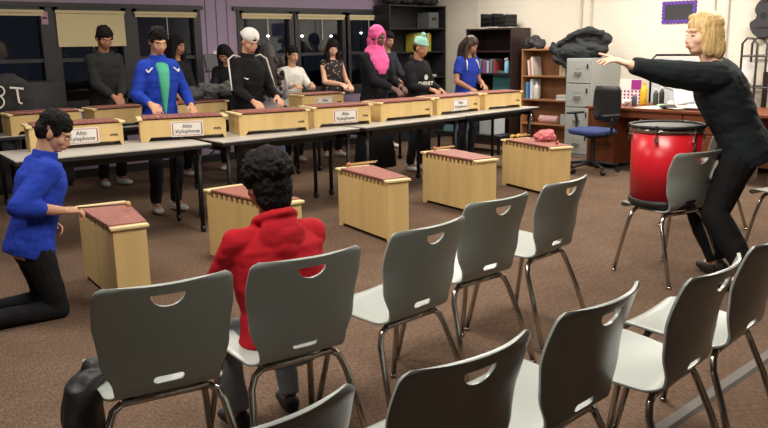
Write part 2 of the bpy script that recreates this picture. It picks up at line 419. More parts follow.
table((.85, BY + .1), (2.38, BY + .1), .70, 'back row folding table, its black framed end showing at left edge', 'back row tables')
table((2.40, BY + .06), (3.93, BY + .06), .66, 'back row folding table in front of the black hoodie boy', 'back row tables')
table((3.95, BY), (5.48, BY), .66, 'back row folding table under the heap of grey jackets', 'back row tables')
table((5.62, BY), (7.15, BY), .66, 'back row folding table in front of the floral top girl', 'back row tables')

# ---------------------------------------------------------------- xylophones
def xylophone(root, L, W0, W1, z0, H, nb=13, arch=.035, arch0=.12, label=None, ink=True, floor=False):
    """length along local +x; widths W0 (low end) to W1 (high end); front face at y = 0 side (-y)"""
    def half(x): return (W0 + (W1 - W0) * x / L) / 2
    t = .014; zt = z0 + H - .028
    def side(s, name):
        zt_ = zt - (.035 if floor else 0)
        poly = [(0, z0), (arch0 * L * .7, z0), (arch0 * L, z0 + arch), ((1 - arch0 * .35) * L, z0 + arch), ((1 - arch0 * .2) * L, z0), (L, z0), (L, zt_), (0, zt_)]
        m = MB(); n = len(poly); vs = []
        for dy in (0, t):
            for (x, z) in poly: vs.append((x, s * (half(x) - dy), z))
        m.add(vs, [tuple(range(n)), tuple(range(2 * n - 1, n - 1, -1))] + [(i, i + n, (i + 1) % n + n, (i + 1) % n) for i in range(n)])
        if floor:
            a_ = .05; w_ = (L - .09) / nb
            for q_ in [(0, a_)] + [(a_ + .02 + w_ * i + w_ * .28, a_ + .02 + w_ * (i + 1) - w_ * .22) for i in range(nb)] + [(L - .045, L)]:
                vs = [(x, s * (half(x) - dy), z) for dy in (0, t) for (x, z) in ((q_[0], zt_), (q_[1], zt_), (q_[1], zt), (q_[0], zt))]
                m.add(vs, [(0, 1, 2, 3), (7, 6, 5, 4), (0, 4, 5, 1), (1, 5, 6, 2), (2, 6, 7, 3), (3, 7, 4, 0)])
        return m.build(name, MAPLE, root)
    fr = side(-1, 'front_panel'); side(1, 'rear_panel')
    MB().bx(0, t, -half(0) + t, half(0) - t, z0, zt).build('end_panel', MAPLE, root)
    MB().bx(L - t, L, -half(L) + t, half(L) - t, z0, zt).build('end_panel', MAPLE, root)
    MB().add([(t, -half(0) + t, z0 + arch + .01), (L - t, -half(L) + t, z0 + arch + .01), (L - t, half(L) - t, z0 + arch + .01), (t, half(0) - t, z0 + arch + .01),
              (t, -half(0) + t, z0 + arch + .018), (L - t, -half(L) + t, z0 + arch + .018), (L - t, half(L) - t, z0 + arch + .018), (t, half(0) - t, z0 + arch + .018)],
             [(0, 1, 2, 3), (7, 6, 5, 4), (0, 4, 5, 1), (1, 5, 6, 2), (2, 6, 7, 3), (3, 7, 4, 0)]).build('bottom_board', MAPLE, root)
    ov = .02
    cw = .045 if not floor else .055
    cl = cw + (.035 if floor else 0)
    MB().bx(-ov, cl - ov, -half(0) - .015, half(0) + .015, zt, zt + .018).build('end_cap', MAPLE_L, root, .004)
    MB().bx(L - cw + ov, L + ov, -half(L) - .015, half(L) + .015, zt, zt + .018).build('end_cap', MAPLE_L, root, .004)
    for s in (-.45, .45):   # rails the bars lie on
        MB().tube([(cw - ov, s * half(0), zt + .004), (L - cw + ov, s * half(L), zt + .004)], .006, 6).build('bar_rail', INK, root)
    x0 = cl - ov + .004; x1 = L - cw + ov - .004; p = (x1 - x0) / nb
    for i in range(nb):
        x = x0 + p * (i + .5); h = half(x) + (.012 if floor else .008)
        MB().box((x, 0, zt + .010 + .008), (p - (.002 if floor else .004), 2 * h, .016)).build('bar', ROSE, root, .002, seg=1)
    if label:
        u = .54 * L; hh = H * .62
        wdt = hh * 2.1
        yy = -half(u)
        ang = atan2(-(half(L) - half(0)) * -1, L)
        base = Matrix.Translation((u, yy - .0015, z0 + H * .46)) @ Matrix.Rotation(atan2(half(0) - half(L), L), 4, 'Z')
        cd_ = MB().box((0, 0, 0), (wdt, .002, hh)).build('name_card', PAPER, fr); cd_.matrix_local = base
        rm = MB()
        for (cx, cz, sx, sz) in ((0, hh * .42, wdt * .86, .004), (0, -hh * .42, wdt * .86, .004), (-wdt * .45, 0, .010, hh * .8), (wdt * .45, 0, .010, hh * .8)): rm.box((cx, -.0015, cz), (sx, .001, sz))
        b_ = rm.build('card_border', M('card_border', (170, 96, 92), .7), cd_)
        up = Matrix.Rotation(pi / 2, 4, 'X')
        text_mesh('card_lettering', label.split()[0], hh * .36, INK, cd_, Matrix.Translation((0, -.002, hh * .17)) @ up)
        text_mesh('card_lettering', label.split()[1], hh * .36, INK, cd_, Matrix.Translation((0, -.002, -hh * .17)) @ up)
    if ink:
        m = MB(); u = .90 * L
        for k in range(5):
            m.box((u - .03 + k * .0125, -half(u) - .0008, z0 + H * .42 + (.002 if k % 2 else -.002)), (.009, .0016, .018 - .003 * (k % 2)))
        m.build('maker_mark', INK, fr)
    return root
def tabletop_xylo(pl, pr, zb, H, W0, W1, lab, card, group):
    a = V((pl[0], pl[1], 0)); b = V((pr[0], pr[1], 0)); L = (b - a).length; ang = atan2(b.y - a.y, b.x - a.x)
    # front face runs a->b; centre line is offset and slightly turned by the taper
    tp = atan2((W0 - W1) / 2, L)
    e = empty('xylophone', (0, 0, 0), ang + 0, lab, 'xylophone', group)
    e.rotation_euler = (0, 0, ang - tp)
    d = V((-sin(ang - tp), cos(ang - tp), 0)); o = a + d * (W0 / 2); e.location = (o.x, o.y, zb)
    return xylophone(e, L / cos(tp), W0, W1, 0, H, 13, label=card)
GX = 'tabletop xylophones'
def xy(px, py): p = atz(px, py, TZ); return (p.x, p.y)
FR = [((31, 152), (124, 144.5), 'Alto Xylophone', "xylophone with a name card on front table behind the kneeling boy's head"),
      ((141, 142.5), (226.5, 137.5), 'Alto Xylophone', 'xylophone with a name card in front of the blue jacket boy'),
      ((240, 135.8), (308.5, 130.5), None, 'xylophone without a card in front of the white cap boy'),
      ((314.5, 128.2), (371, 123.8), 'Alto Xylophone', 'xylophone with a name card between white cap boy and pink headscarf girl'),
      ((381, 122), (432.5, 117), None, 'xylophone without a card in front of the pink headscarf girl'),
      ((437, 115.6), (479.5, 111), 'Alto Xylophone', 'xylophone with a name card in front of the mint hat boy'),
      ((485, 110.2), (521, 107.2), None, 'xylophone at right end of the front row nearest the bookcase')]
for i, (l, r, card, lab) in enumerate(FR):
    a = xy(*l); b = xy(*r)
    tabletop_xylo(a, b, TZ, .205, .30, .24, lab, card, GX)
def by(px, Y): p = aty(px, 120, Y); return (p.x, Y)
for (p0, p1, Y, card, lab) in ((10, 82, BY + .12, None, 'xylophone on back table at left, behind the kneeling boy'),
                              (95, 145, BY + .12, None, 'xylophone on back table in front of the black hoodie boy'),
                              (176, 228, BY + .08, None, 'xylophone on back table under the grey jackets'),
                              (303, 344, BY + .08, 'Alto Xylophone', 'xylophone with a card on back table before the floral top girl')):
    tabletop_xylo(by(p0, Y), by(p1, Y), TZ, .205, .30, .24, lab, card, 'back table xylophones')
def floor_xylo(FL, FRr, NR, NL, lab, H=.50):
    FL, FRr, NR, NL = (V((p[0], p[1], 0)) for p in (FL, FRr, NR, NL))
    f = (FL + FRr) / 2; n = (NR + NL) / 2; ax = n - f; L = ax.length - .04; ang = atan2(ax.y, ax.x)
    e = empty('floor_xylophone', f + ax.normalized() * .02, ang, lab, 'xylophone', 'box xylophones on the floor')
    return xylophone(e, L, (FL - FRr).length - .03, (NL - NR).length - .03, 0, H, 12, arch=.03, arch0=.1, ink=False, floor=True)
B = []
B.append(floor_xylo((1.84, 5.06), (2.16, 5.04), (1.95, 4.23), (1.73, 4.25), 'box xylophone on the floor that the kneeling boy plays'))
B.append(floor_xylo((2.74, 5.0), (3.06, 5.0), (3.00, 4.14), (2.78, 4.10), "box xylophone on the floor mostly hidden behind the red hoodie boy's head"))
B.append(floor_xylo((4.02, 5.06), (4.33, 5.01), (4.08, 4.22), (3.87, 4.25), 'box xylophone on floor with two mallets, directly right of the red hoodie boy'))
B.append(floor_xylo((5.20, 5.24), (5.53, 5.19), (5.33, 4.42), (5.08, 4.39), 'box xylophone on floor, middle one of the three to the right'))
B.append(floor_xylo((6.44, 5.26), (6.79, 5.20), (6.45, 4.41), (6.20, 4.41), 'box xylophone on floor nearest the filing cabinet, pink bundle on it'))
BALL = M('mallet_ball', (150, 84, 48), .5); STICK = M('mallet_stick', (196, 150, 96), .5)
def mallet(p, q, lab, group, ball=BALL, stick=STICK, r=.017):
    p = V(p); q = V(q); e = empty('mallet', (p + q) / 2, 0, lab, 'mallet', group); c = e.location
    d = (q - p).normalized()
    MB().cyl(p - c, q - c, .004, .0045, n=8).build('stick', stick, e, smooth=True)
    MB().ell(p - c, (r, r, r)).build('ball', ball, e, smooth=True)
    return e
zt = .50 - .028 + .018 + .017
mallet((4.12, 5.02, zt), (4.40, 4.98, zt - .004), 'wooden mallet, left of two on the box xylophone beside the red hoodie boy', 'mallets on box xylophones')
mallet((4.165, 5.06, zt), (4.46, 5.03, zt - .004), 'wooden mallet, right of two on the box xylophone beside the red hoodie boy', 'mallets on box xylophones')
mallet((5.34, 5.19, zt), (5.60, 5.17, zt - .004), 'wooden mallet, left of two on the middle box xylophone', 'mallets on box xylophones')
mallet((5.38, 5.23, zt), (5.65, 5.22, zt - .004), 'wooden mallet, right of two on the middle box xylophone', 'mallets on box xylophones')
for k in range(4):
    mallet((6.52 + .05 * k, 5.20 + .02 * (k % 2), zt + .012), (6.66 + .07 * k, 5.27 - .05 * (k % 3), zt + .008), 'yellow headed mallet in the little heap on the far box xylophone', 'heap of yellow mallets', M('yellow_ball', (206, 150, 60), .5))
pk = MB()
for k in range(9): pk.ell((random.uniform(-.09, .09), random.uniform(-.07, .07), .035 + random.uniform(0, .05)), (.05, .045, .04))
o = pk.blob('pink_bundle', M('pink_cloth', (196, 108, 112), .8), vox=.007, disp=.015, dscale=30); o.location = (6.60, 4.80, zt - .01)
tag(o, 'crumpled pink bundle lying on the box xylophone by the filing cabinet', 'cloth')
mallet((6.42, 4.55, zt + .004), (6.60, 4.66, zt), 'red headed mallet lying beside the pink bundle', None, M('red_ball', (170, 60, 50), .5))

# ---------------------------------------------------------------- people
def ik(a, c, l1, l2, pole):
    a = V(a); c = V(c); d = c - a; D = min(d.length, (l1 + l2) * .998); dn = d.normalized(); c = a + dn * D
    x = (l1 * l1 - l2 * l2 + D * D) / (2 * D); h = sqrt(max(0, l1 * l1 - x * x))
    p = V(pole); p = (p - dn * p.dot(dn)).normalized(); return a + dn * x + p * h, c
def hand(b, wr, d, nrm, k, s, curl=.5, point=False):
    """wrist, finger direction, back-of-hand normal, side sign of the thumb (+1/-1)"""
    wr = V(wr); d = V(d).normalized(); nrm = V(nrm); nrm = (nrm - d * nrm.dot(d)).normalized(); x = d.cross(nrm) * s
    m = Matrix((x, d, nrm)).transposed()
    b.ell(wr + d * .048 * k, (.036 * k, .052 * k, .017 * k), m)
    L = [.038, .044, .041, .033]
    for i in range(4):
        o = (1.5 - i) * .0205 * k
        p = wr + d * .085 * k + x * o; pts = [wr + d * .04 * k + x * o * .8, p]; ang = 0; sp = x * ((1.5 - i) * .10)
        cu = curl if not (point and i == 0) else .05
        for j, q in enumerate((1, .68, .55)):
            ang += cu * (.9, 1.0, .8)[j] * (1 + .12 * i)
            dd = (d * cos(ang) - nrm * sin(ang) + sp).normalized(); p = p + dd * (L[i] * q * k); pts.append(p)
        b.limb(pts, [.0095 * k, .0092 * k, .0085 * k, .008 * k, .0068 * k], 8)
    t0 = wr + d * .018 * k + x * .022 * k
    t1 = t0 + (d * .7 + x * .8 - nrm * .25).normalized() * .04 * k; t2 = t1 + (d * .95 + x * .2 - nrm * .45 * (curl + .3)).normalized() * .032 * k
    t3 = t2 + (d * .9 - x * .15 - nrm * .5 * (curl + .3)).normalized() * .024 * k
    b.limb([t0, t1, t2, t3], [.014 * k, .0115 * k, .0100 * k, .008 * k], 8)
SKINS = dict(light=(222, 172, 146), tan=(200, 150, 120), brown=(168, 118, 90), dark=(96, 66, 54), fair=(235, 186, 160))
def skin(t): return M('skin_' + t, SKINS[t], .55, var=.05, scale=12)
HAIRK = lambda: M('black_hair', (24, 20, 20), .75, var=.3, scale=60, spec=.15, bump=.6, bscale=90)
def ring(c, w, d, X, Y, n=20, pw=2.3):
    out = []
    for i in range(n):
        a = 2 * pi * i / n; ca, sa = cos(a), sin(a)
        out.append(c + X * (w * math.copysign(abs(ca) ** (2 / pw), ca)) + Y * (d * math.copysign(abs(sa) ** (2 / pw), sa)))
    return out
def person(label, loc, face, h=1.65, skin_t='tan', top=(30, 30, 32), bottom=(28, 28, 30), shoe=(200, 200, 198), hair='short', hair_mat=None,
           lean=6, side=0, twist=0, hp=28, hy=0, ht=0, pelvis=None, wl=None, wr=None, fl=None, fr=None, kneep=None, ankles=None, sleeve=1.0, curl=.55, vox=.008,
           collar=False, hem=.10, bulk=1.0, skirt=False, shirt2=None, top_mat=None, hand_dir=None, elbow_out=.5, point=None, headk=1.0, shoes=True, cuff=0, hoodie=False, wide=1.0, foot_dirs=None, bottom_bulk=1.0, pole=None):
    k = h / 1.70
    root_mb = MB(); b = root_mb
    pel = V(pelvis) if pelvis else V((0, 0, .93 * k))
    R = Matrix.Rotation(radians(-lean), 3, 'X') @ Matrix.Rotation(radians(side), 3, 'Y') @ Matrix.Rotation(radians(twist), 3, 'Z')
    up = R @ V((0, 0, 1)); X = R @ V((1, 0, 0)); Yf = R @ V((0, 1, 0))
    def sp(z, x=0, y=0): return pel + (up * z + X * x + Yf * y) * k
    nb = sp(.505, 0, -.012); sh = {s: sp(.440, s * .152 * wide, -.01) for s in (-1, 1)}
    hips = {s: pel + (V((s * .088, 0, -.03))) * k for s in (-1, 1)}
    # torso under the clothes
    def torso(mb, g, z0, z1, bk=1.0):
        tab = [(-.14, .150, .105), (-.06, .158, .115), (.02, .150, .105), (.12, .135, .098), (.22, .145, .108), (.32, .158, .116), (.39, .160, .108), (.435, .140, .092), (.475, .095, .074), (.51, .056, .056)]
        rs = []
        zs = [z0] + [t[0] for t in tab if z0 < t[0] < z1] + [z1]
        for z in zs:
            for (a, w1, d1), (c, w2, d2) in zip(tab, tab[1:]):
                if a <= z <= c:
                    t = (z - a) / (c - a); wv = w1 + (w2 - w1) * t; dv = d1 + (d2 - d1) * t; break
            tap = bk if z < .42 else 1 + (bk - 1) * .4
            if z < .05: 
                cc_ = pel + V((0, 0, z * k)) * 1.0 + (up - V((0, 0, 1))) * max(0, z) * k; xx = V((1, 0, 0)); yy = V((0, 1, 0))
                if kneep or lean > 40: cc_ = sp(z); xx, yy = X, Yf
            else: cc_ = sp(z); xx, yy = X, Yf
            rs.append(ring(cc_, (wv * tap * wide + g) * k, (dv * tap + g) * k, xx, yy))
        mb.loft(rs)
    torso(b, -.012, -.12, .51)
    # head
    HM = R.to_4x4()
    hr = Matrix.Rotation(radians(-twist), 3, 'Z') if False else Matrix()
    Hr = (Matrix.Rotation(radians(hy), 3, 'Z') @ Matrix.Rotation(radians(-hp), 3, 'X') @ Matrix.Rotation(radians(ht), 3, 'Y'))
    hk = k * 1.0 * headk if k > .9 else k * 1.04 * headk
    hc = nb + up * .085 * k + (Hr @ V((0, .012, .085))) * hk
    Hm = Matrix.Translation(hc) @ (Hr.to_4x4() @ Matrix.Scale(hk, 4))
    def H(*p): return Hm @ V(p)
    def he(mb, c, r, rz=None):
        mb.ell(H(*c), tuple(q * hk for q in r), Hr if rz is None else Hr @ rz)
    he(b, (0, -.014, .032), (.073, .090, .082)); he(b, (0, .022, -.028), (.060, .066, .080)); he(b, (0, .046, -.078), (.036, .036, .026))
    he(b, (0, .072, .022), (.048, .018, .012)); he(b, (0, .070, -.055), (.030, .026, .022))
    for s in (-1, 1):
        he(b, (s * .036, .052, -.028), (.024, .026, .026)); he(b, (s * .074, -.008, -.012), (.010, .019, .030)); he(b, (s * .012, .086, -.036), (.009, .010, .008))
    b.limb([H(0, .080, .012), H(0, .090, -.010), H(0, .098, -.032)], [.008 * hk, .010 * hk, .012 * hk], 10)
    b.limb([H(0, -.018, -.06), nb - up * .02 * k], [.054 * hk, .060 * k], 16)
    # arms
    ua, fa = .275 * k, .245 * k
    W = {}
    tgt = {-1: wl, 1: wr}
    cl = top_mat or M('cloth_%02x%02x%02x' % top, top, .85, var=.12, scale=8, sheen=.0, bump=.3, bscale=25, spec=.2)
    cb = M('cloth_%02x%02x%02x' % bottom, bottom, .85, var=.12, scale=8, bump=.3, bscale=25, spec=.2)
    st = MB(); pt = MB()
    for s in (-1, 1):
        t = tgt[s] if tgt[s] is not None else (s * .12, .34, 1.02)
        tg = V(t) * 1.0
        pl = V((s * elbow_out, -.35, -1)) if pole is None else V(pole[0 if s < 0 else 1])
        el, wp = ik(sh[s], tg, ua, fa, pl); W[s] = (sh[s], el, wp)
        b.limb([sh[s], el, wp], [.040 * k, .036 * k, .025 * k])
        b.limb([el, el + (wp - el) * .35, wp], [.036 * k, .040 * k, .026 * k])
        d = (wp - el).normalized()
        hd = V(hand_dir[0 if s < 0 else 1]) if hand_dir else (d * .8 + V((0, .4, -.25))).normalized()
        nr = V((0, .2, 1)) + V((s * .3, 0, 0))
        hand(b, wp - hd * .005, hd, nr, k * 1.04, -s, curl, point == s)
        # sleeve
        if sleeve >= 1:
            g = .014 * bulk
            e2 = el + (wp - el) * (.93 - cuff)
            st.limb([sh[s] - X * s * .018 * k - up * .006 * k, el, el + (wp - el) * .4, e2], [(.053 + g) * k, (.040 + g) * k, (.037 + g * .8) * k, (.032 + g * .4) * k], flat=True)
        elif sleeve > 0:
            e2 = sh[s] + (el - sh[s]) * (sleeve * 1.3)
            st.limb([sh[s] - X * s * .02 * k, e2], [.070 * k, .062 * k], flat=True)
        else: st.limb([sh[s] - X * s * .03 * k, sh[s] + X * s * .01], [.060 * k, .055 * k], flat=True)
    # legs
    th, sk = .42 * k, .41 * k
    an = {}
    for s in (-1, 1):
        A = V(ankles[0 if s < 0 else 1]) if ankles else V((s * .10 * k, -.02 * k, .085 * k))
        kp = V(kneep[0 if s < 0 else 1]) if kneep else V((s * .1, 1, 0))
        kn, A = ik(hips[s], A, th, sk, kp); an[s] = (kn, A)
        b.limb([hips[s], kn, A], [.075 * k, .048 * k, .036 * k]); b.limb([kn, kn + (A - kn) * .3, A], [.046 * k, .052 * k, .036 * k])
        q = bottom_bulk
        pt.limb([hips[s] + V((0, 0, -.01)), hips[s].lerp(kn, .3), kn, kn.lerp(A, .35), A.lerp(kn, .03)], [.094 * k * q, .092 * k * q, .066 * k * q, .066 * k * q, .052 * k * q], flat=True)
        # foot
        fd = V(foot_dirs[0 if s < 0 else 1]) if foot_dirs else V((s * .18, 1, -.0))
        fd.normalize()
        dn = (A - kn).normalized(); sole = A - V((0, 0, 1)) * 0
        b.limb([A, A + fd * .10 * k - V((0, 0, .035)) * k], [.034 * k, .026 * k])
        an[s] = (kn, A, fd)
    body = b.blob('person', skin(skin_t), vox=vox, it=3)
    body.location = loc; body.rotation_euler = (0, 0, radians(face - 90)); tag(body, label, 'person')
    # shirt
    torso(st, .014 * bulk, -hem, .493, 1.0)
    if collar: st.limb([nb - up * .03 * k, nb + up * .045 * k], [.082 * k, .074 * k], flat=True)
    if hoodie:
        st.ell(nb - Yf * .075 * k - up * .055 * k, (.120 * k, .055 * k, .095 * k), R)
        st.ell(nb - Yf * .085 * k - up * .125 * k, (.075 * k, .045 * k, .070 * k), R)
        rim = [nb + X * (.088 * cos(a) * k) + Yf * (.080 * sin(a) * k - .012 * k) + up * ((.018 - .03 * sin(a)) * k) for a in [2 * pi * i / 16 for i in range(17)]]
        st.limb(rim, [.026 * k] * 17, 8)
    for s in (-1, 1): st.limb([nb - up * .045 * k, sh[s] - X * s * .02 * k - up * .004 * k], [.062 * k, (.050 + .012 * bulk) * k])
    st.blob('shirt', cl, body, vox=vox, it=5, disp=.007, dscale=8, dstretch=(1, 1, 1.8), seed=len(label))
    # trousers
    tor = MB(); 
    rs = []
    for z, wv, dv in ((-.15, .11, .09), (-.09, .158, .118), (-.02, .162, .122), (.06, .150, .110)):
        cc_ = (pel + V((0, 0, z * k))) if not (kneep and False) else sp(z)
        rs.append(ring(cc_, wv * k * wide, dv * k, V((1, 0, 0)), V((0, 1, 0))))
    pt.loft(rs)
    if skirt:
        pt.loft([ring(pel + V((0, 0, z)) * 1.0, wv, dv, V((1, 0, 0)), V((0, 1, 0))) for z, wv, dv in ((.05, .15 * k, .12 * k), (-.3 * k, .20 * k, .17 * k), (-pel.z + .12, .26 * k, .22 * k))])
    pt.blob('trousers' if not skirt else 'long_skirt', cb, body, vox=vox, it=4, disp=.007, dscale=9, seed=3)
    # shoes
    if shoes:
        for s in (-1, 1):
            kn, A, fd = an[s]; m = MB(); sd = fd.cross(V((0, 0, 1))).normalized(); upv = sd.cross(fd).normalized()
            if upv.dot((kn - A).normalized()) < 0 and not kneep: upv = -upv
            Rm = Matrix((sd, fd, upv)).transposed()
            base = A - upv * .045 * k
            m.ell(base + fd * .045 * k, (.043 * k, .135 * k, .035 * k), Rm); m.ell(base + fd * .115 * k - upv * .004, (.045 * k, .068 * k, .030 * k), Rm)
            m.ell(base - fd * .03 * k + upv * .02 * k, (.040 * k, .052 * k, .046 * k), Rm)
            m.ell(base + fd * .04 * k - upv * .022 * k, (.043 * k, .138 * k, .014 * k), Rm)
            m.blob('shoe', M('shoe_%02x%02x%02x' % shoe, shoe, .6), body, vox=.007, it=2)
    # face
    ew = M('eye_white', (225, 222, 216), .3); ik_ = M('eye_iris', (34, 22, 16), .25); lipm = M('lips_' + skin_t, tuple(int(c * f) for c, f in zip(SKINS[skin_t], (.85, .62, .62))), .5)
    hm = hair_mat or HAIRK()
    for s in (-1, 1):
        m = MB(); he(m, (s * .030, .0775, .000), (.0125, .0080, .0042)); ey = m.build('eye', ew, body, smooth=True)
        m = MB(); he(m, (s * .030, .0825, -.0005), (.0056, .0035, .0044)); m.build('iris', ik_, ey, smooth=True)
        MB().tube([H(s * .014, .085, .019), H(s * .030, .084, .024), H(s * .048, .072, .018)], [.0028 * hk, .0042 * hk, .002 * hk], 6).build('eyebrow', hm, body, smooth=True)
    m = MB(); he(m, (0, .0925, -.056), (.020, .008, .0045)); he(m, (0, .091, -.064), (.017, .008, .005)); m.build('lips', lipm, body, smooth=True)
    # hair and headwear
    hb = MB()
    def short(top_=0):
        he(hb, (0, -.018, .050 + top_), (.082, .098, .076)); he(hb, (0, -.050, .0), (.076, .062, .080)); 
        for s in (-1, 1): he(hb, (s * .068, .012, .030), (.014, .035, .040))
    if hair == 'short':
        short(.008); hb.blob('hair', hm, body, vox=.006, it=2, disp=.010, dscale=35, seed=2)
    elif hair == 'curly':
        he(hb, (0, -.020, .060), (.092, .104, .082)); he(hb, (0, -.045, .0), (.083, .070, .090)); he(hb, (0, -.050, -.055), (.074, .052, .060))
        for s in (-1, 1): he(hb, (s * .070, .0, .03), (.022, .05, .05))
        random.seed(11)
        for i in range(240):
            a = random.uniform(0, 2 * pi); z = random.uniform(-.2, 1); rr = sqrt(1 - z * z)
            he(hb, (.090 * rr * cos(a), -.02 + .103 * rr * sin(a), .05 + .088 * z), (.013, .013, .013))
        hb.blob('hair', hm, body, vox=.005, it=1, disp=.006, dscale=70, seed=2)
    elif hair in ('long', 'longback', 'bob'):
        he(hb, (0, -.016, .046), (.084, .096, .078)); he(hb, (0, -.050, -.01), (.080, .060, .09))
        if hair == 'bob':
            for s in (-1, 1):
                he(hb, (s * .068, -.012, -.03), (.020, .058, .088)); he(hb, (s * .066, .026, .005), (.014, .026, .066)); he(hb, (s * .056, -.045, -.075), (.032, .050, .062)); he(hb, (s * .066, .010, -.070), (.018, .040, .050))
            he(hb, (0, -.070, -.062), (.070, .040, .078)); he(hb, (.02, .040, .090), (.05, .030, .020))
        else:
            ln = 1.0 if hair == 'long' else 1.35
            for s in (-1, 1):
                he(hb, (s * .072, .012, .0), (.020, .045, .06))
                dwn = [H(s * .074, 0, .03), H(s * .082, .012, -.06), nb + X * s * .085 * k + Yf * .055 * k - up * .02 * k, nb + X * s * .09 * k + Yf * .085 * k - up * .14 * k * ln]
                hb.limb(dwn, [.022 * k, .034 * k, .034 * k, .018 * k], 10)
            hb.limb([H(0, -.06, .02), H(0, -.085, -.08), nb - Yf * .085 * k - up * .03 * k, nb - Yf * .13 * k - up * .20 * k * ln], [.07 * k, .078 * k, .085 * k, .045 * k], 12)
        hb.blob('hair', hm, body, vox=.006, it=3, disp=.004 if hair == 'bob' else .007, dscale=26, dstretch=(1.6, 1.6, .4), seed=4)
    elif hair == 'cap':
        he(hb, (0, -.03, .0), (.078, .08, .07)); hb.blob('hair', hm, body, vox=.006, it=2)
        m = MB(); he(m, (0, -.016, .058), (.087, .101, .075)); 
        m.limb([H(0, -.085, .035), H(0, -.150, .010)], [.045 * k, .030 * k], 12)
        cp = m.blob('cap', M('white_cap_cloth', (228, 226, 222), .8), body, vox=.006, it=3)
        m = MB(); he(m, (0, .074, .056), (.026, .014, .013)); m.build('cap_opening', hm, cp, smooth=True)
        m = MB(); he(m, (0, .082, .083), (.007, .004, .006)); m.build('cap_logo', INK, cp, smooth=True)
    elif hair == 'beanie':
        he(hb, (0, -.03, .0), (.078, .08, .07)); hb.blob('hair', hm, body, vox=.006, it=2)
        m = MB(); he(m, (0, -.022, .080), (.086, .098, .078)); mm = M('mint_knit', (150, 205, 188), .9, bump=.8, bscale=120)
        cp = m.blob('beanie', mm, body, vox=.006, it=2, disp=.004, dscale=60)
        m = MB(); rs = [ring(H(0, -.016, z), wv * hk, dv * hk, Hr @ V((1, 0, 0)), Hr @ V((0, 1, 0)), pw=2) for z, wv, dv in ((.050, .086, .098), (.055, .091, .103), (.080, .090, .102), (.085, .085, .098))]
        m.loft(rs); m.build('beanie_cuff', mm, cp, smooth=True)
        m = MB(); he(m, (0, -.02, .172), (.034, .034, .032)); m.blob('pompom', mm, cp, vox=.005, it=1, disp=.008, dscale=70)
    elif hair == 'hijab':
        m = MB(); he(m, (0, -.032, .035), (.096, .098, .100)); he(m, (0, -.04, -.06), (.088, .078, .09))
        pts = [H(.071 * cos(a), .046, -.008 + .090 * sin(a)) for a in [2 * pi * i / 20 for i in range(21)]]
        m.limb(pts, [.016 * hk] * 21, 10)
        m.loft([ring(c_, wv * k, dv * k, X, Yf) for c_, wv, dv in ((H(0, .0, -.09), .085, .085), (nb + up * .01 * k, .12, .11), (nb - up * .08 * k + Yf * .03 * k, .15, .13), (nb - up * .17 * k + Yf * .06 * k, .13, .105), (nb - up * .24 * k + Yf * .07 * k, .08, .08))])
        m.blob('headscarf', M('pink_scarf', (232, 92, 158), .75), body, vox=.006, it=4, disp=.006, dscale=9, dstretch=(1, 1, 2.5))
    return body, dict(H=H, Hr=Hr, hk=hk, W=W, sp=sp, X=X, Y=Yf, up=up, k=k, nb=nb, pel=pel, R=R)
def attach(info, name, mb, mat, body, **kw): return mb.blob(name, mat, body, **kw)
def standat(px, Y):
    p = aty(px, 150, Y); return (p.x, Y, 0)
TO = -90   # facing the camera side
# black hoodie boy behind back row
bd, inf = person('boy in a dark hoodie standing before the lowered cream window shade', standat(111, 8.42), TO, 1.72, 'brown', (42, 43, 42), (30, 30, 32), bulk=1.6, hp=24, hoodie=True, wl=(-.03, .30, 1.00), wr=(.05, .32, 1.00), lean=6)
# blue jacket boy
bd, I = person('boy in a blue zip jacket open over a green T-shirt', standat(163, 6.66), TO - 4, 1.66, 'tan', (32, 62, 168), (34, 35, 42), bulk=1.3, hp=23, wl=(-.22, .20, .98), wr=(.20, .30, 1.02), shoe=(215, 215, 212), lean=5, collar=True)
m = MB(); m.loft([ring(I['sp'](z, 0, y), w_, d_, I['X'], I['Y']) for z, y, w_, d_ in ((.0, .112, .008, .03), (.12, .112, .026, .034), (.28, .128, .046, .034), (.40, .112, .056, .036), (.46, .078, .060, .036), (.485, .05, .05, .034))])
m.blob('t_shirt', M('green_cotton', (76, 176, 140), .85), bd, vox=.007, it=3)
for s in (-1, 1):
    m = MB(); m.tube([I['sp'](.44, s * .10, .112), I['sp'](.40, s * .145, .118)], .007, 6); m.build('jacket_stripe', PAPER, bd)
    m = MB(); m.tube([I['sp'](.40, s * .145, .118), I['sp'](.425, s * .155, .10)], .006, 6); m.build('jacket_stripe', PAPER, bd)
# girl with long dark hair behind
person('girl with long dark hair standing behind the blue jacket boy', standat(180, 8.36), TO + 8, 1.62, 'brown', (30, 28, 32), (26, 26, 28), hair='long', hp=12, hy=20, wl=(-.02, .3, 1.02), wr=(.2, .30, .98))
# cap boy
bd, I = person('boy in white backward cap and black track jacket with white shoulder stripes', standat(249, 6.72), TO - 2, 1.66, 'tan', (22, 22, 24), (30, 30, 36), bulk=1.4, hair='cap', hp=29, wl=(-.20, .26, 1.0), wr=(.13, .36, .98), lean=9, collar=True)
for s in (-1, 1):
    S0, E0, W0 = I['W'][s]; out = I['X'] * s
    pts = [I['nb'] + out * .07 + I['up'] * .0, S0 + out * .0 + V((0, 0, .085)), S0 + out * .065 + V((0, .01, .045)), S0.lerp(E0, .5) + out * .066 + V((0, .02, .0)), E0 + out * .062 + V((0, .015, 0))]
    MB().tube(pts, .008, 6).build('sleeve_stripe', PAPER, bd, smooth=True)
MB().tube([I['sp'](.32, .075, .148), I['sp'](.312, .09, .146), I['sp'](.33, .12, .138)], [.006, .008, .003], 6).build('chest_logo', PAPER, bd)
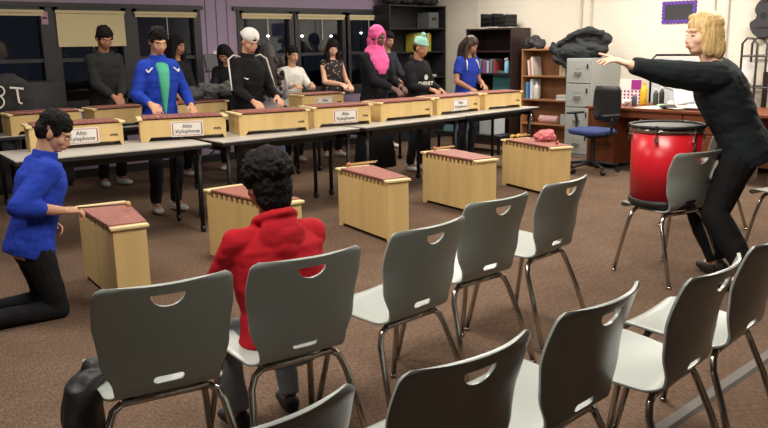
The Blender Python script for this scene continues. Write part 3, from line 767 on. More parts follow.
# dark haired person behind the cap boy
person('person with black hair bent low behind the white cap boy', standat(232, 8.42), TO - 30, 1.52, 'brown', (26, 26, 30), (24, 24, 26), hair='long', hp=35, hy=-30)
# curly haired girl seen from behind
bd, I = person('girl seen from behind with long curly dark hair, pale grey top and jeans', standat(273, 7.10), 70, 1.50, 'tan', (150, 142, 146), (78, 98, 138), hair='longback', hair_mat=M('brown_curly_hair', (48, 38, 36), .6, var=.4, scale=50, bump=1, bscale=60), hp=18, wl=(-.14, .30, .9), wr=(.14, .3, .9), bulk=1.2)
m = MB(); random.seed(5)
for i in range(60):
    a = random.uniform(-1, 1); z = random.uniform(-.36, .10)
    p = I['nb'] - I['Y'] * (.09 + random.uniform(0, .03)) + I['X'] * a * .13 + V((0, 0, z)); m.ell(p, random.uniform(.022, .034))
m.blob('curls', MATS['brown_curly_hair'], bd, vox=.007, it=1, disp=.014, dscale=32)
# white shirt person
person('person in a white top half hidden behind the curly haired girl', standat(294, 8.36), TO - 10, 1.47, 'tan', (215, 212, 205), (40, 40, 44), hair='short', hp=10, hy=10)
# floral girl
def floral():
    m = M('floral_cloth', (34, 30, 32), .85, var=.1)
    N = m.node_tree.nodes; L = m.node_tree.links; tc = [n for n in N if n.type == 'TEX_COORD'][0]
    vo = N.new('ShaderNodeTexVoronoi'); vo.inputs['Scale'].default_value = 26; L.new(tc.outputs['Object'], vo.inputs[0])
    r = N.new('ShaderNodeValToRGB'); r.color_ramp.interpolation = 'CONSTANT'; r.color_ramp.elements[0].color = lin((168, 130, 118)) + (1,); r.color_ramp.elements[1].position = .28; r.color_ramp.elements[1].color = lin((34, 30, 32)) + (1,)
    L.new(vo.outputs['Distance'], r.inputs[0]); L.new(r.outputs[0], N['Principled BSDF'].inputs['Base Color']); return m
person('girl with long dark hair in a sleeveless dark floral top', standat(333, 8.36), TO - 8, 1.57, 'light', (34, 30, 32), (30, 30, 34), hair='long', hp=26, sleeve=0, top_mat=floral(), wl=(-.16, .22, .98), wr=(.04, .30, 1.0), hy=-14)
# pink headscarf girl
person('girl in a bright pink headscarf and long black clothes', standat(375, 6.70), TO, 1.68, 'dark', (26, 26, 30), (22, 22, 24), hair='hijab', hp=20, hy=6, bulk=1.5, skirt=True, shoe=(30, 30, 30), wl=(-.16, .28, 1.04), wr=(.02, .34, 1.02), lean=5)
# person behind hijab girl
person('person with dark hair standing behind the pink headscarf girl', standat(386, 8.45), TO, 1.66, 'brown', (44, 48, 56), (28, 28, 30), hair='short', hp=15)
# mint hat boy
bd, I = person('boy in a mint pompom beanie and black sweatshirt with white lettering', standat(416, 6.66), TO + 2, 1.54, 'brown', (26, 27, 30), (36, 36, 38), hair='beanie', hp=20, hy=14, bulk=1.5, wl=(-.16, .26, .96), wr=(.08, .32, .98), shoe=(210, 208, 205), lean=6, hoodie=True)
Rm = (I['R'] @ Matrix.Rotation(pi, 3, 'Z') @ Matrix.Rotation(pi / 2, 3, 'X')).to_4x4()
text_mesh('shirt_lettering', 'CHENEY', .066, PAPER, bd, Matrix.Translation(I['sp'](.235, 0, .158)) @ Rm, ext=.004)
for (z, r) in ((.315, .026),):
    m = MB(); pts = [I['sp'](z + r * sin(a), r * cos(a), .158) for a in [2 * pi * i / 14 for i in range(15)]]; m.tube(pts, .006, 6); m.build('shirt_emblem', PAPER, bd)
    m = MB(); m.tube([I['sp'](z + .04, 0, .152), I['sp'](z - .03, 0, .160)], .006, 6); m.tube([I['sp'](z, -.02, .158), I['sp'](z, .02, .158)], .006, 6); m.build('shirt_emblem', PAPER, bd)
# blue jersey girl
bd, I = person('girl with long brown hair in a blue jersey behind the front tables', standat(465, 6.78), TO - 4, 1.58, 'brown', (38, 60, 160), (30, 32, 40), hair='long', hair_mat=M('dark_brown_hair', (52, 36, 28), .5, var=.3, scale=60), hp=30, hy=16, sleeve=.5, bulk=1.1, wl=(-.08, .24, .98), wr=(.16, .26, .94), lean=5)
for s in (-1, 1):
    MB().tube([I['nb'] + I['X'] * s * .07 + I['Y'] * .05 - I['up'] * .0, I['sp'](.43, s * .10, .10), I['sp'](.34, s * .12, .128)], [.006, .010, .004], 6).build('jersey_stripe', PAPER, bd, smooth=True)
# kneeling boy
kx, ky = 1.45, 4.50
kr = Matrix.Rotation(radians(-4 - 90), 3, 'Z').transposed()
d_ = ray(64, 211); tt = 4.18 / (d_.x * .669 + d_.y * .743); kw = kr @ (CP + d_ * tt - V((kx, ky, 0)))
bd, I = person('boy in a blue pullover kneeling on the carpet and playing the floor xylophone', (kx, ky, 0), -4, 1.56, 'tan', (36, 62, 168), (22, 22, 24), shoe=(30, 30, 32), bulk=2.0, hp=30, hy=-26, vox=.005, lean=16,
    pelvis=(0, -.08, .455), ankles=((-.10, -.38, .06), (.10, -.38, .06)), kneep=((-.05, 1, -.25), (.05, 1, -.25)), foot_dirs=((0, -1, -.15), (0, -1, -.15)), wl=(-.16, .03, .50), wr=kw,
    collar=True, cuff=.72, hand_dir=((.25, 1, -.15), (.1, 1, -.02)), curl=.75, elbow_out=.5, pole=((-1, -.3, -.5), (.2, -1.3, -.7)), headk=1.04)
KI = I; KB = bd
# red hoodie boy
cx, cy, ca = CHP[1]
bd, I = person('boy with curly black hair in a red hoodie sitting with his back to the camera', (cx + .065, cy + .02, 0), 90 - 8, 1.33, 'brown', (166, 20, 32), (122, 126, 130), shoe=(26, 26, 30), hair='curly', hp=10, hy=2, vox=.006, bulk=1.4, hoodie=True, wide=1.38, headk=1.14,
    lean=11, side=0, pelvis=(-.02, .0, .475), ankles=((-.13, .22, .09), (.10, .24, .09)), kneep=((-.15, 1, .6), (.15, 1, .6)), wl=(-.16, .36, .60), wr=(.14, .38, .60), hem=.04, bottom_bulk=1.05)
# teacher
BL = M('blonde_hair', (216, 182, 124), .5, var=.25, scale=40, stretch=(3, 3, .4), bump=.4)
tl = atz(742, 276, 0); tf = atz(712, 258, 0)
tface = 114
pos = V((4.90, 2.16, 0))
rot = Matrix.Rotation(radians(tface - 90), 3, 'Z').transposed()
def tloc(p): return rot @ (V(p) - pos)
fa_ = atz(717, 268, .05); fb_ = atz(750, 284, .05)
la = tloc((fb_.x, fb_.y, .09)); ra = tloc((fa_.x, fa_.y, .09))
d_ = ray(625, 64); tt = 4.66 / (d_.x * .669 + d_.y * .743); hw = CP + d_ * tt
bd, I = person('teacher with a blonde bob in black sweater and trousers leaning forward, arm stretched out', pos, tface, 1.80, 'fair', (26, 32, 34), (18, 18, 20), shoe=(24, 24, 26), hair='bob', hair_mat=BL, hp=4, hy=32, vox=.006, bulk=2.6,
    lean=25, side=-6, pelvis=(0, -.07, .86), ankles=(la, ra), kneep=((-.1, 1, 0), (.1, 1, 0)), wl=tloc(hw), wr=(.30, -.06, .80), pole=((-.2, -.1, -1), (.3, -.8, -.6)), curl=.3, point=-1, hand_dir=(rot @ V((-.70, .63, .35)), (0, .5, -.7)), hem=.12, collar=False, wide=1.16, headk=1.08, bottom_bulk=1.15, foot_dirs=((-.1, 1, 0), rot @ V((.45, .88, 0))))
TI = I; TB = bd
m = MB(); s0 = I['pel']; k = I['k']
m.loft([ring(s0 + V((-.07, .085, z)), w_ * .62 * k, d2 * k, V((1, 0, 0)), V((0, 1, 0))) for z, w_, d2 in ((-.225, .190, .160), (-.17, .205, .172), (-.10, .20, .165))])
m.blob('white_undershirt', PAPER, bd, vox=.008, it=3, disp=.008, dscale=20)

# ---------------------------------------------------------------- drum on the chair
e = empty('floor_drum', (DR[0] - .005, DR[1] + .02, .462), 0, 'red floor drum with a grey head standing on a grey chair beside the teacher', 'drum')
RED = M('red_lacquer', (200, 26, 40), .3, var=.03)
R0, R1, DH = .208, .215, .50
MB().lathe([(R0, .04), (R1, DH)], n=40).build('drum_shell', RED, e, smooth=True)
MB().lathe([(R0 - .01, 0), (R0 + .006, 0), (R0 + .01, .045), (R0, .05)], n=40).build('base_ring', BLACKPL, e, smooth=True)
MB().lathe([(R1 + .002, DH - .028), (R1 + .006, DH - .030), (R1 + .006, DH - .004), (R1, DH - .002)], n=40).build('shell_band', CHROME, e, smooth=True)
tor = MB(); tor.tube([((R1 + .010) * cos(a), (R1 + .010) * sin(a), DH + .006) for a in [2 * pi * i / 40 for i in range(41)]], .011, 8); tor.build('rim_hoop', BLACKMET, e, smooth=True)
MB().lathe([(0, DH + .002), (R1 + .002, DH + .002), (R1 + .002, DH - .002), (0, DH - .002)], n=40).build('drumhead', M('drum_head', (120, 120, 118), .6), e)
for i in range(6):
    a = radians(60 * i + 193); c_, s_ = cos(a), sin(a); rr = R1 + .012
    l = MB().box((rr * c_, rr * s_, DH - .065), (.018, .022, .035), Matrix.Rotation(a, 3, 'Z')).cyl((rr * c_, rr * s_, DH - .05), ((rr + .004) * c_, (rr + .004) * s_, DH + .012), .004, n=8).build('lug', CHROME, e)
    MB().box(((rr + .006) * c_, (rr + .006) * s_, DH + .008), (.016, .018, .022), Matrix.Rotation(a, 3, 'Z')).build('hoop_claw', BLACKMET, l)
a = radians(60 + 193 - 30); c_, s_ = cos(a), sin(a)
a = radians(253)
MB().tube([((R1 + .02 - .045 * t) * cos(a), (R1 + .02 - .045 * t) * sin(a), DH - .09 - .23 * t) for t in (0, .25, .5, .75, 1)], [.006, .012, .015, .015, .010], 8).build('hanging_strap', BLACKPL, e, smooth=True)
# mallet of the kneeling boy
hw = KI['W'][1][2] + V((.02, .085, .01)); mw = Matrix.Translation(KB.location) @ Matrix.Rotation(KB.rotation_euler.z, 4, 'Z'); hw = mw @ hw
mallet((2.02, 4.66, .535), hw + (hw - V((2.02, 4.66, .535))).normalized() * .03, 'mallet held by the kneeling boy over the floor xylophone', None, STICK, M('dark_stick', (60, 40, 34), .5), r=.02)

# black jacket slumped on the first chair
cx, cy, ca = CHP[0]
m = MB()
def cl_(x, y, z): return (x, y, z)
m.loft([ring(V(c_), w_, d_, V((.5, .85, 0)).normalized(), V((-.85, .5, 0)).normalized()) for c_, w_, d_ in (((-.235, .02, .08), .10, .03), ((-.238, .02, .20), .13, .045), ((-.235, .01, .36), .12, .05), ((-.21, .02, .47), .11, .05), ((-.16, .03, .50), .09, .03))])
m.limb([(-.19, .03, .50), (-.05, .06, .49), (.05, .08, .485)], [.035, .03, .022])
o = m.blob('black_jacket', M('black_leather', (26, 25, 26), .55, bump=.5, bscale=18), vox=.007, it=3, disp=.018, dscale=9, dstretch=(1, 1, .6))
o.location = (cx, cy, 0); o.rotation_euler = (0, 0, ca); tag(o, 'black leather jacket hanging over the left side of the first front row chair', 'jacket')

# ---------------------------------------------------------------- furniture along the white wall
def shelf_unit(name, x0, x1, y0, y1, h, mat, zs, lab, cat, open_='x', t=.02):
    e = empty(name, ((x0 + x1) / 2, (y0 + y1) / 2, 0), 0, lab, cat); cx, cy = (x0 + x1) / 2, (y0 + y1) / 2
    def q(a, b, c, d, e_, f): return MB().bx(a - cx, b - cx, c - cy, d - cy, e_, f)
    if open_ == 'x':
        q(x0, x1, y0, y0 + t, 0, h).build('side_panel', mat, e); q(x0, x1, y1 - t, y1, 0, h).build('side_panel', mat, e)
        q(x1 - .008, x1, y0 + t, y1 - t, 0, h).build('back_panel', mat, e)
        for z in zs: q(x0 + .004, x1 - .008, y0 + t, y1 - t, z - t, z).build('shelf', mat, e)
        q(x0 - .004, x1, y0 - .004, y1 + .004, h, h + t).build('top_board', mat, e)
        q(x0 + .01, x0 + .03, y0 + t, y1 - t, 0, zs[0] - t).build('kick_board', mat, e)
    else:
        q(x0, x0 + t, y0, y1, 0, h).build('side_panel', mat, e); q(x1 - t, x1, y0, y1, 0, h).build('side_panel', mat, e)
        q(x0 + t, x1 - t, y1 - .008, y1, 0, h).build('back_panel', mat, e)
        for z in zs: q(x0 + t, x1 - t, y0 + .004, y1 - .008, z - t, z).build('shelf', mat, e)
        q(x0 - .004, x1 + .004, y0 - .004, y1, h, h + t).build('top_board', mat, e)
        q(x0 + t, x1 - t, y0 + .01, y0 + .03, 0, zs[0] - t).build('kick_board', mat, e)
    return e
shelf_unit('tall_bookcase', 8.12, 9.34, 8.82, 9.17, 2.06, M('black_wood', (38, 37, 38), .5, var=.1), (.12, .55, .98, 1.38, 1.74), 'tall black bookcase in the far corner beyond the mint hat boy', 'bookcase', 'y')
shelf_unit('dark_bookcase', 8.95, 9.38, 7.17, 8.03, 1.68, DARKWOOD, (.1, .42, .74, 1.06, 1.38), 'dark brown bookcase behind the blue jersey girl', 'bookcase')
shelf_unit('oak_bookcase', 9.08, 9.38, 6.18, 7.08, 1.38, OAK, (.08, .36, .70, 1.03), 'light oak open bookcase between dark bookcase and filing cabinet', 'bookcase')
# filing cabinet
fe = empty('filing_cabinet', (8.70, 5.86, 0), 0, 'grey steel four drawer filing cabinet behind the office chair', 'filing cabinet')
MB().bx(0, .68, -.19, .19, .0, 1.28).build('cabinet_body', STEEL, fe, .004)
for i in range(4):
    z = .05 + i * .306
    dr = MB().bx(-.018, 0, -.175, .175, z, z + .292).build('drawer', STEEL, fe, .004)
    MB().bx(-.032, -.018, -.05, .05, z + .12, z + .14).bx(-.036, -.030, -.05, .05, z + .105, z + .14).build('handle', M('handle_grey', (112, 114, 112), .4), dr)
    MB().bx(-.022, -.018, -.04, .04, z + .185, z + .225).build('label_holder', M('holder_grey', (160, 162, 158), .5), dr)
    MB().bx(-.030, -.018, -.150, -.135, z + .18, z + .24).build('latch', BLACKPL, dr)
# black coat heaped over cabinet top
m = MB(); random.seed(4)
pc = [(556, 50, 8.98), (566, 46, 9.0), (577, 42, 9.02), (589, 38, 9.03), (599, 40, 9.02), (597, 50, 8.98), (584, 52, 8.95), (572, 52, 8.93), (562, 58, 8.95), (567, 64, 8.92)]
P_ = [atx(px, py, X) for px, py, X in pc]
for p, r in zip(P_, (.09, .12, .15, .17, .15, .13, .16, .16, .12, .07)): m.ell(p - V((9.0, 6.1, 0)), (r * .95, r * 1.15, r * .75))
OO = V((9.0, 6.1, 0))
for pts, rr in (([(560, 44), (572, 36), (588, 30), (602, 33)], .05), ([(556, 52), (570, 48), (590, 46), (604, 50)], .045), ([(553, 45), (560, 56), (566, 66)], .05), ([(577, 38), (584, 48), (580, 57)], .04)):
    q = [atx(px, py, 8.88) - OO for px, py in pts]; m.limb(q, [rr * .8] + [rr] * (len(q) - 2) + [rr * .8])
o = m.blob('black_coat', M('black_coat_cloth', (34, 37, 40), .8), vox=.010, it=4, disp=.018, dscale=9, dstretch=(1, .6, 1.6)); o.location = (9.0, 6.1, 0)
tag(o, 'black coat heaped over the filing cabinet and oak bookcase tops', 'coat')
# books
random.seed(21)
def book(x, y, z, t, hgt, dep, col, lab, group, lean=0, axis='x', lie=False):
    e = empty('book', (x, y, z), 0, lab, 'book', group); e.rotation_euler = (radians(lean), 0, 0) if axis == 'x' else (0, radians(lean), 0)
    c = M('book_%02x%02x%02x' % col, col, .6, var=.05)
    if axis == 'x':
        MB().bx(0, dep, 0, t, 0, hgt).build('cover', c, e); MB().bx(.004, dep + .001, .003, t - .003, hgt, hgt + .0015).build('pages', PAPER, e)
    else:
        MB().bx(0, t, 0, dep, 0, hgt).build('cover', c, e); MB().bx(.003, t - .003, .004, dep + .001, hgt, hgt + .0015).build('pages', PAPER, e)
    return e
def brow(x, y_start, z, n, cols, lab, group, dep=.2, h0=.22, lean=0, dirn=-1, tmax=.035):
    y = y_start
    for i in range(n):
        t = random.uniform(.018, tmax); hgt = h0 * random.uniform(.8, 1.05); col = cols[i % len(cols)]
        y -= t + .003 + (hgt * abs(sin(radians(lean))) * .0)
        book(x, y, z, t, hgt, dep, col, lab, group, lean)
brow(9.0, 7.86, 1.06, 12, [(190, 185, 180), (60, 90, 120), (120, 120, 125), (70, 70, 90), (150, 60, 60), (60, 90, 160), (120, 70, 140)], 'book in the upright row on the dark bookcase, behind the jersey girl', 'books on the dark bookcase', h0=.20)
brow(9.12, 6.99, 1.03, 3, [(220, 214, 205), (196, 120, 100), (225, 220, 214)], 'slim book leaning on the top shelf of the oak bookcase, at its left end', 'leaning books on oak bookcase top shelf', h0=.26, lean=-6)
brow(9.12, 6.46, 1.03, 4, [(214, 200, 170), (190, 170, 130), (224, 214, 190)], 'cream book on oak top shelf below the black coat', 'cream books below the coat', h0=.19)
brow(9.12, 7.03, .70, 3, [(70, 140, 190), (50, 90, 150), (210, 216, 220)], 'blue or white binder on the middle shelf of the oak bookcase', 'binders on oak middle shelf', h0=.27, tmax=.04)
for k in range(4):
    book(9.12, 6.30, .70 + .017 * k, .20, .0145, .22, [(225, 222, 214), (200, 205, 200), (180, 190, 190), (228, 222, 212)][k], 'flat book in the low pile on the oak bookcase middle shelf', 'flat pile on oak middle shelf')
def bottle(x, y, z, r, h, col, lab, name='bottle', cat='bottle', capc=(230, 230, 228), neck=.4):
    e = empty(name, (x, y, z), 0, lab, cat)
    MB().lathe([(r * .95, 0), (r, .01), (r, h * .68), (r * .8, h * .77), (r * neck, h * .84), (r * neck, h * .9)], n=20).build('bottle_body', M('pl_%02x%02x%02x' % col, col, .35), e, smooth=True)
    MB().cyl((0, 0, h * .9), (0, 0, h), r * (neck + .06), n=14).build('cap', M('cap_%02x%02x%02x' % capc, capc, .5), e)
    return e
bottle(9.16, 6.86, .70, .05, .24, (214, 210, 204), 'pale bottle standing beside the blue binders on the oak bookcase')
b_ = bottle(9.02, 7.30, 1.06, .035, .22, (130, 190, 214), 'pale blue spray bottle at the right end of the dark bookcase shelf', 'spray_bottle', 'spray bottle')
MB().bx(-.05, .015, -.008, .008, .19, .21).build('spray_trigger', PAPER, b_)
# oak bookcase lower shelf things
e = MB().cyl((9.2, 6.82, .36 + .055), (9.2, 6.50, .36 + .055), .055, n=18).build('fabric_roll', M('pinkish_fabric', (205, 160, 160), .8), None, .01); tag(e, 'rolled pale pink fabric on the lower shelf of the oak bookcase', 'fabric')
tag(MB().ell((9.2, 6.98, .36 + .07), (.06, .05, .07)).build('silver_jar', CHROME, smooth=True), 'rounded silver jar at left end of the oak lower shelf', 'jar')
o = MB().bx(9.12, 9.34, 6.22, 6.42, .36, .50).build('small_carton', M('grey_card', (170, 172, 170), .7), None, .004); tag(o, 'small grey carton on the oak bookcase lower shelf', 'carton')
# on top of the bookcases
def papers(cx, cy, z, n, sx, sy, lab, group=None, name='paper_sheet'):
    for k in range(n):
        o = MB().box((0, 0, .002), (sx, sy, .004)).build(name, PAPER); o.location = (cx + random.uniform(-.03, .03), cy + random.uniform(-.18, .18), z + .0042 * k); o.rotation_euler = (0, 0, random.uniform(-.5, .5)); tag(o, lab, 'paper', group)
papers(9.12, 7.6, 1.701, 5, .22, .30, 'loose white paper on top of the dark bookcase', 'papers on the dark bookcase')
e = empty('letter_tray', (9.14, 7.55, 1.722), 0, 'black wire letter tray stack on top of the dark bookcase', 'letter tray')
for (y0, y1, zz) in ((-.22, .0, 3), (.03, .25, 3)):
    for k in range(3):
        z = .005 + k * .06; MB().bx(-.13, .13, y0, y1, z, z + .008).build('tray', BLACKPL, e)
    for yy in (y0, y1 - .012): MB().bx(-.13, .13, yy, yy + .012, 0, .17 + (.02 if y0 > 0 else 0)).build('side_frame', BLACKMET, e)
o = MB(); [o.ell((random.uniform(-.07, .07), random.uniform(-.09, .09), .08 + random.uniform(-.02, .06)), (.08, .09, .075)) for _ in range(6)]
o = o.blob('black_bag', M('black_nylon', (38, 36, 42), .6), vox=.008, disp=.02, dscale=12); o.location = (9.2, 6.93, 1.395); tag(o, 'small black bag on the left end of the oak bookcase top', 'bag')
o = MB().bx(9.12, 9.28, 6.52, 6.72, 1.40, 1.43).build('tissue_pack', M('peach_pack', (210, 160, 130), .7), None, .006); tag(o, 'small peach coloured pack on oak bookcase top beside the coat', 'pack')
# tall black bookcase contents
tp = empty('storage_box', (9.1, 8.98, 1.74), 0, 'grey storage box on the top shelf of the tall black bookcase', 'box'); MB().bx(-.1, .12, -.12, .15, 0, .24).build('box_body', M('grey_card2', (96, 98, 100), .6), tp, .004); MB().bx(-.03, .05, -.125, -.12, .12, .16).build('box_label', BLACKPL, tp)
x = 8.72
for i in range(14):
    t = random.uniform(.018, .03); col = [(176, 160, 60), (190, 176, 70), (160, 150, 60), (170, 160, 66), (180, 170, 60), (150, 110, 160), (200, 200, 205), (130, 90, 150), (210, 205, 210), (150, 110, 160)][i % 10]
    book(x, 8.90, 1.38, t, random.uniform(.24, .29), .2, col, 'yellow, purple or white book in the row beside the mint beanie', 'books on the tall black bookcase', axis='y'); x += t + .002
for k in range(4):
    o = MB().box((0, 0, .004), (.30, .22, .008)).build('magazine', PAPER); o.location = (9.05, 9.0, .981 + .0085 * k); o.rotation_euler = (0, 0, random.uniform(-.15, .15)); tag(o, 'magazine in the flat pile on a lower shelf of the tall black bookcase', 'magazine', 'magazines on the tall bookcase')
for k, (xx, r) in enumerate(((8.35, .14), (8.75, .17), (9.1, .13))):
    m = MB(); [m.ell((random.uniform(-.1, .1), random.uniform(-.05, .05), .07 + random.uniform(0, .05)), (r, .1, .07)) for _ in range(5)]
    o = m.blob('duffel_bag', M('dark_duffel', (44, 43, 45), .8), vox=.01, disp=.02, dscale=9); o.location = (xx, 9.0, 2.075)
    tag(o, ['dark bag on the left of the tall black bookcase top', 'largest dark bag in middle of the tall bookcase top', 'dark bag on the right of the tall bookcase top'][k], 'bag', 'dark bags on tall bookcase')
o = MB().bx(8.93, 8.945, 7.25, 7.6, .62, .95).build('teal_folder', M('teal', (60, 120, 120), .6)); o.location = (.14, 0, .14); tag(o, 'teal folder standing on the dark bookcase shelf below the books', 'folder')
# low bench with plastic bin
e = empty('low_bench', (8.35, 7.30, 0), 0, 'low black bench under the far end of front tables', 'bench'); MB().bx(-.2, .2, -.6, .62, .22, .26).build('bench_top', BLACKPL, e)
for sx in (-.16, .16):
    for sy in (-.55, .57): MB().bx(sx - .015, sx + .015, sy - .015, sy + .015, 0, .22).build('leg', BLACKMET, e)
e = empty('plastic_bin', (8.35, 7.62, .262), 0, 'pale blue plastic storage bin on the low black bench', 'bin')
MB().loft([ring(V((0, 0, z)), a, b, V((1, 0, 0)), V((0, 1, 0)), pw=6) for z, a, b in ((0, .15, .20), (.22, .17, .23))]).build('bin_body', M('blue_bin', (126, 168, 186), .35), e); MB().bx(-.18, .18, -.24, .24, .22, .24).build('lid', M('bin_lid', (206, 212, 214), .4), e, .006)
o = MB().bx(8.22, 8.48, 6.88, 7.12, .262, .50).build('white_carton', M('carton_white', (190, 196, 200), .6), None, .005); tag(o, 'white carton beside the blue bin on the low bench', 'carton')

# ---------------------------------------------------------------- office chair
oc = atz(592, 163, 0)
e = empty('office_chair', (7.82, 5.04, 0), radians(76), 'office chair with blue seat and black mesh back before the filing cabinet', 'office chair')
NAVY = M('navy_fabric', (44, 60, 108), .9)
MB().loft([ring(V((0, .02, z)), a, b, V((1, 0, 0)), V((0, 1, 0)), pw=3.5) for z, a, b in ((.44, .20, .19), (.455, .235, .225), (.49, .24, .23), (.51, .21, .20))]).build('seat', NAVY, e, smooth=True)
bk = MB(); rs = []
for z, w_ in ((.58, .17), (.64, .215), (.78, .225), (.92, .215), (.98, .19)):
    rs.append([V((w_ * math.copysign(abs(cos(a)) ** .5, cos(a)), -.235 - .03 * (z - .7) + .05 * (cos(a) ** 2) + .012 * sin(a), z)) for a in [2 * pi * i / 24 for i in range(24)]])
bk.loft(rs).build('backrest', BLACKPL, e, smooth=True)
MB().tube([(0, -.05, .43), (0, -.24, .44), (0, -.27, .52), (0, -.262, .66)], .02, 8).build('back_support', BLACKPL, e, smooth=True)
MB().cyl((0, 0, .1), (0, 0, .44), .028).cyl((0, 0, .40), (0, 0, .445), .09).build('gas_column', BLACKPL, e)
for s in (-1, 1):
    MB().tube([(s * .2, 0, .43), (s * .28, .0, .45), (s * .29, .0, .60), (s * .29, .02, .66)], .016, 8).build('arm_post', BLACKPL, e, smooth=True)
    MB().bx(s * .29 - .03, s * .29 + .03, -.10, .14, .66, .685).build('armrest', BLACKPL, e, .01)
for i in range(5):
    a = 2 * pi * i / 5 + .3; l = MB().tube([(0, 0, .12), (.15 * cos(a), .15 * sin(a), .105), (.29 * cos(a), .29 * sin(a), .08)], [.028, .02, .016], 8).build('base_spoke', BLACKPL, e, smooth=True)
    MB().cyl((.29 * cos(a) - .02 * sin(a), .29 * sin(a) + .02 * cos(a), .03), (.29 * cos(a) + .02 * sin(a), .29 * sin(a) - .02 * cos(a), .03), .03, n=14).build('caster', BLACKPL, l)

# ---------------------------------------------------------------- desk
DZ = .735
de = empty('teacher_desk', (8.12, 5.33, 0), 0, 'cherry wood desk against the white wall covered with bottles and papers', 'desk')
MB().bx(-.02, .90, -2.2, .02, DZ - .03, DZ).build('desktop', CHERRY, de, .004)
MB().bx(.02, .9, -.03, 0, 0, DZ - .03).build('side_panel', CHERRY, de); MB().bx(.02, .9, -2.18, -2.15, 0, DZ - .03).build('side_panel', CHERRY, de)
MB().bx(.60, .62, -2.15, -.03, .10, DZ - .03).build('modesty_panel', CHERRY, de)
MB().bx(.03, .58, -.36, -.03, .05, DZ - .03).build('pedestal', CHERRY, de)
MB().bx(.03, .58, -1.65, -1.2, .05, DZ - .03).build('pedestal', CHERRY, de)
for z in (.08, .29, .50):
    for y0, y1 in ((-.35, -.04), (-1.64, -1.21)):
        d = MB().bx(.012, .03, y0, y1, z, z + .19).build('drawer', CHERRY, de, .003); MB().bx(-.002, .012, (y0 + y1) / 2 - .05, (y0 + y1) / 2 + .05, z + .1, z + .112).build('handle', CHROME, d)
MB().bx(.02, .04, -1.19, -.37, DZ - .11, DZ - .03).build('apron_drawer', CHERRY, de)
# dotted poster on the wall side
po = empty('dotted_poster', (8.8, 0, 0), 0, 'white board with purple dots standing at the back of the desk', 'poster')
PX = 8.75
a = atx(620, 79, PX); b = atx(641, 104, PX); y0, y1, z1, z0 = min(a.y, b.y), max(a.y, b.y), a.z, DZ
po.location = (PX, (y0 + y1) / 2, z0)
hw_, hh_ = (y1 - y0) / 2, z1 - z0
MB().bx(0, .01, -hw_, hw_, 0, hh_).build('board', PAPER, po)
dm = MB(); PUR = M('purple_dot', (150, 40, 130), .6)
for i in range(6):
    for j in range(7):
        if j >= 4 and i < 3: continue
        dm.cyl((-.002, hw_ - (i + .5) * hw_ / 3, (j + .5) * hh_ / 7), (0, hw_ - (i + .5) * hw_ / 3, (j + .5) * hh_ / 7), .014, n=10)
dm.build('dot_pattern', PUR, po); MB().bx(-.003, 0, -hw_ * .95, -.01, hh_ * .58, hh_ * .98).build('purple_panel', PUR, po)
def ond(px, dx): # point on the desk top seen at column px, dx metres behind front edge
    p = atx(px, 110, 8.10 + dx); return p.x, p.y
x, y = ond(643, .55); bottle(x, y, DZ + .001, .042, .26, (226, 178, 40), 'tall yellow bottle on the desk beside the dotted board', capc=(226, 178, 40))
x, y = ond(655, .5); bottle(x, y, DZ + .001, .03, .20, (60, 70, 60), 'dark green bottle on the desk just right of the yellow bottle')
x, y = ond(661, .56); bottle(x, y, DZ + .001, .03, .22, (48, 44, 44), 'black bottle second from the yellow bottle on desk')
x, y = ond(634, .30); bottle(x, y, DZ + .001, .03, .15, (70, 76, 90), 'small dark bottle in front of the dotted board')
x, y = ond(626, .32); o = MB().ell((x, y, DZ + .041), (.05, .05, .04)).blob('crumpled_tissue', PAPER, vox=.005, disp=.02, dscale=30); tag(o, 'crumpled white tissue at the left end of the desk', 'tissue')
x, y = ond(670, .40); o = MB().ell((x, y, DZ + .038), (.04, .04, .037)).build('white_ball', PAPER, smooth=True); tag(o, 'small white ball lying on the desk papers', 'ball')
x, y = ond(662, .30); o = MB().ell((x, y, DZ + .021), (.05, .07, .02)).build('green_pouch', M('pale_green', (150, 180, 140), .7), smooth=True); tag(o, 'pale green pouch on the desk before the white ball', 'pouch')
x, y = ond(668, .12); o = MB().ell((x, y, DZ + .026), (.05, .11, .025)).blob('glasses_case', BLACKPL, vox=.006, it=2); tag(o, 'black case lying near the front edge of the desk', 'case')
for k in range(6):
    x, y = ond((650, 660, 676, 684, 690, 700)[k], (.12, .22, .16, .28, .2, .35)[k]); o = MB().box((0, 0, .003), (.21, .29, .006)).build('paper_sheet', PAPER); o.location = (x, y, DZ + .001 + .0065 * k); o.rotation_euler = (0, 0, random.uniform(-.6, .6)); tag(o, 'white paper among the sheets spread over the desk', 'paper', 'papers on the desk')
for k in range(3):
    x, y = ond((682, 688, 694)[k], .5); z = DZ + .04
    o = MB().box((0, 0, 0), (.006, .22, .28)).build('leaning_paper', M('paper_%d' % k, [(228, 228, 226), (205, 214, 222), (232, 226, 216)][k], .8)); o.location = (x + .05 * k, y, DZ + .178 + .01 * k); o.rotation_euler = (.25 * (k - 1), .22, .1 * k); tag(o, 'paper propped upright at the right of the desk', 'paper', 'propped papers on the desk')
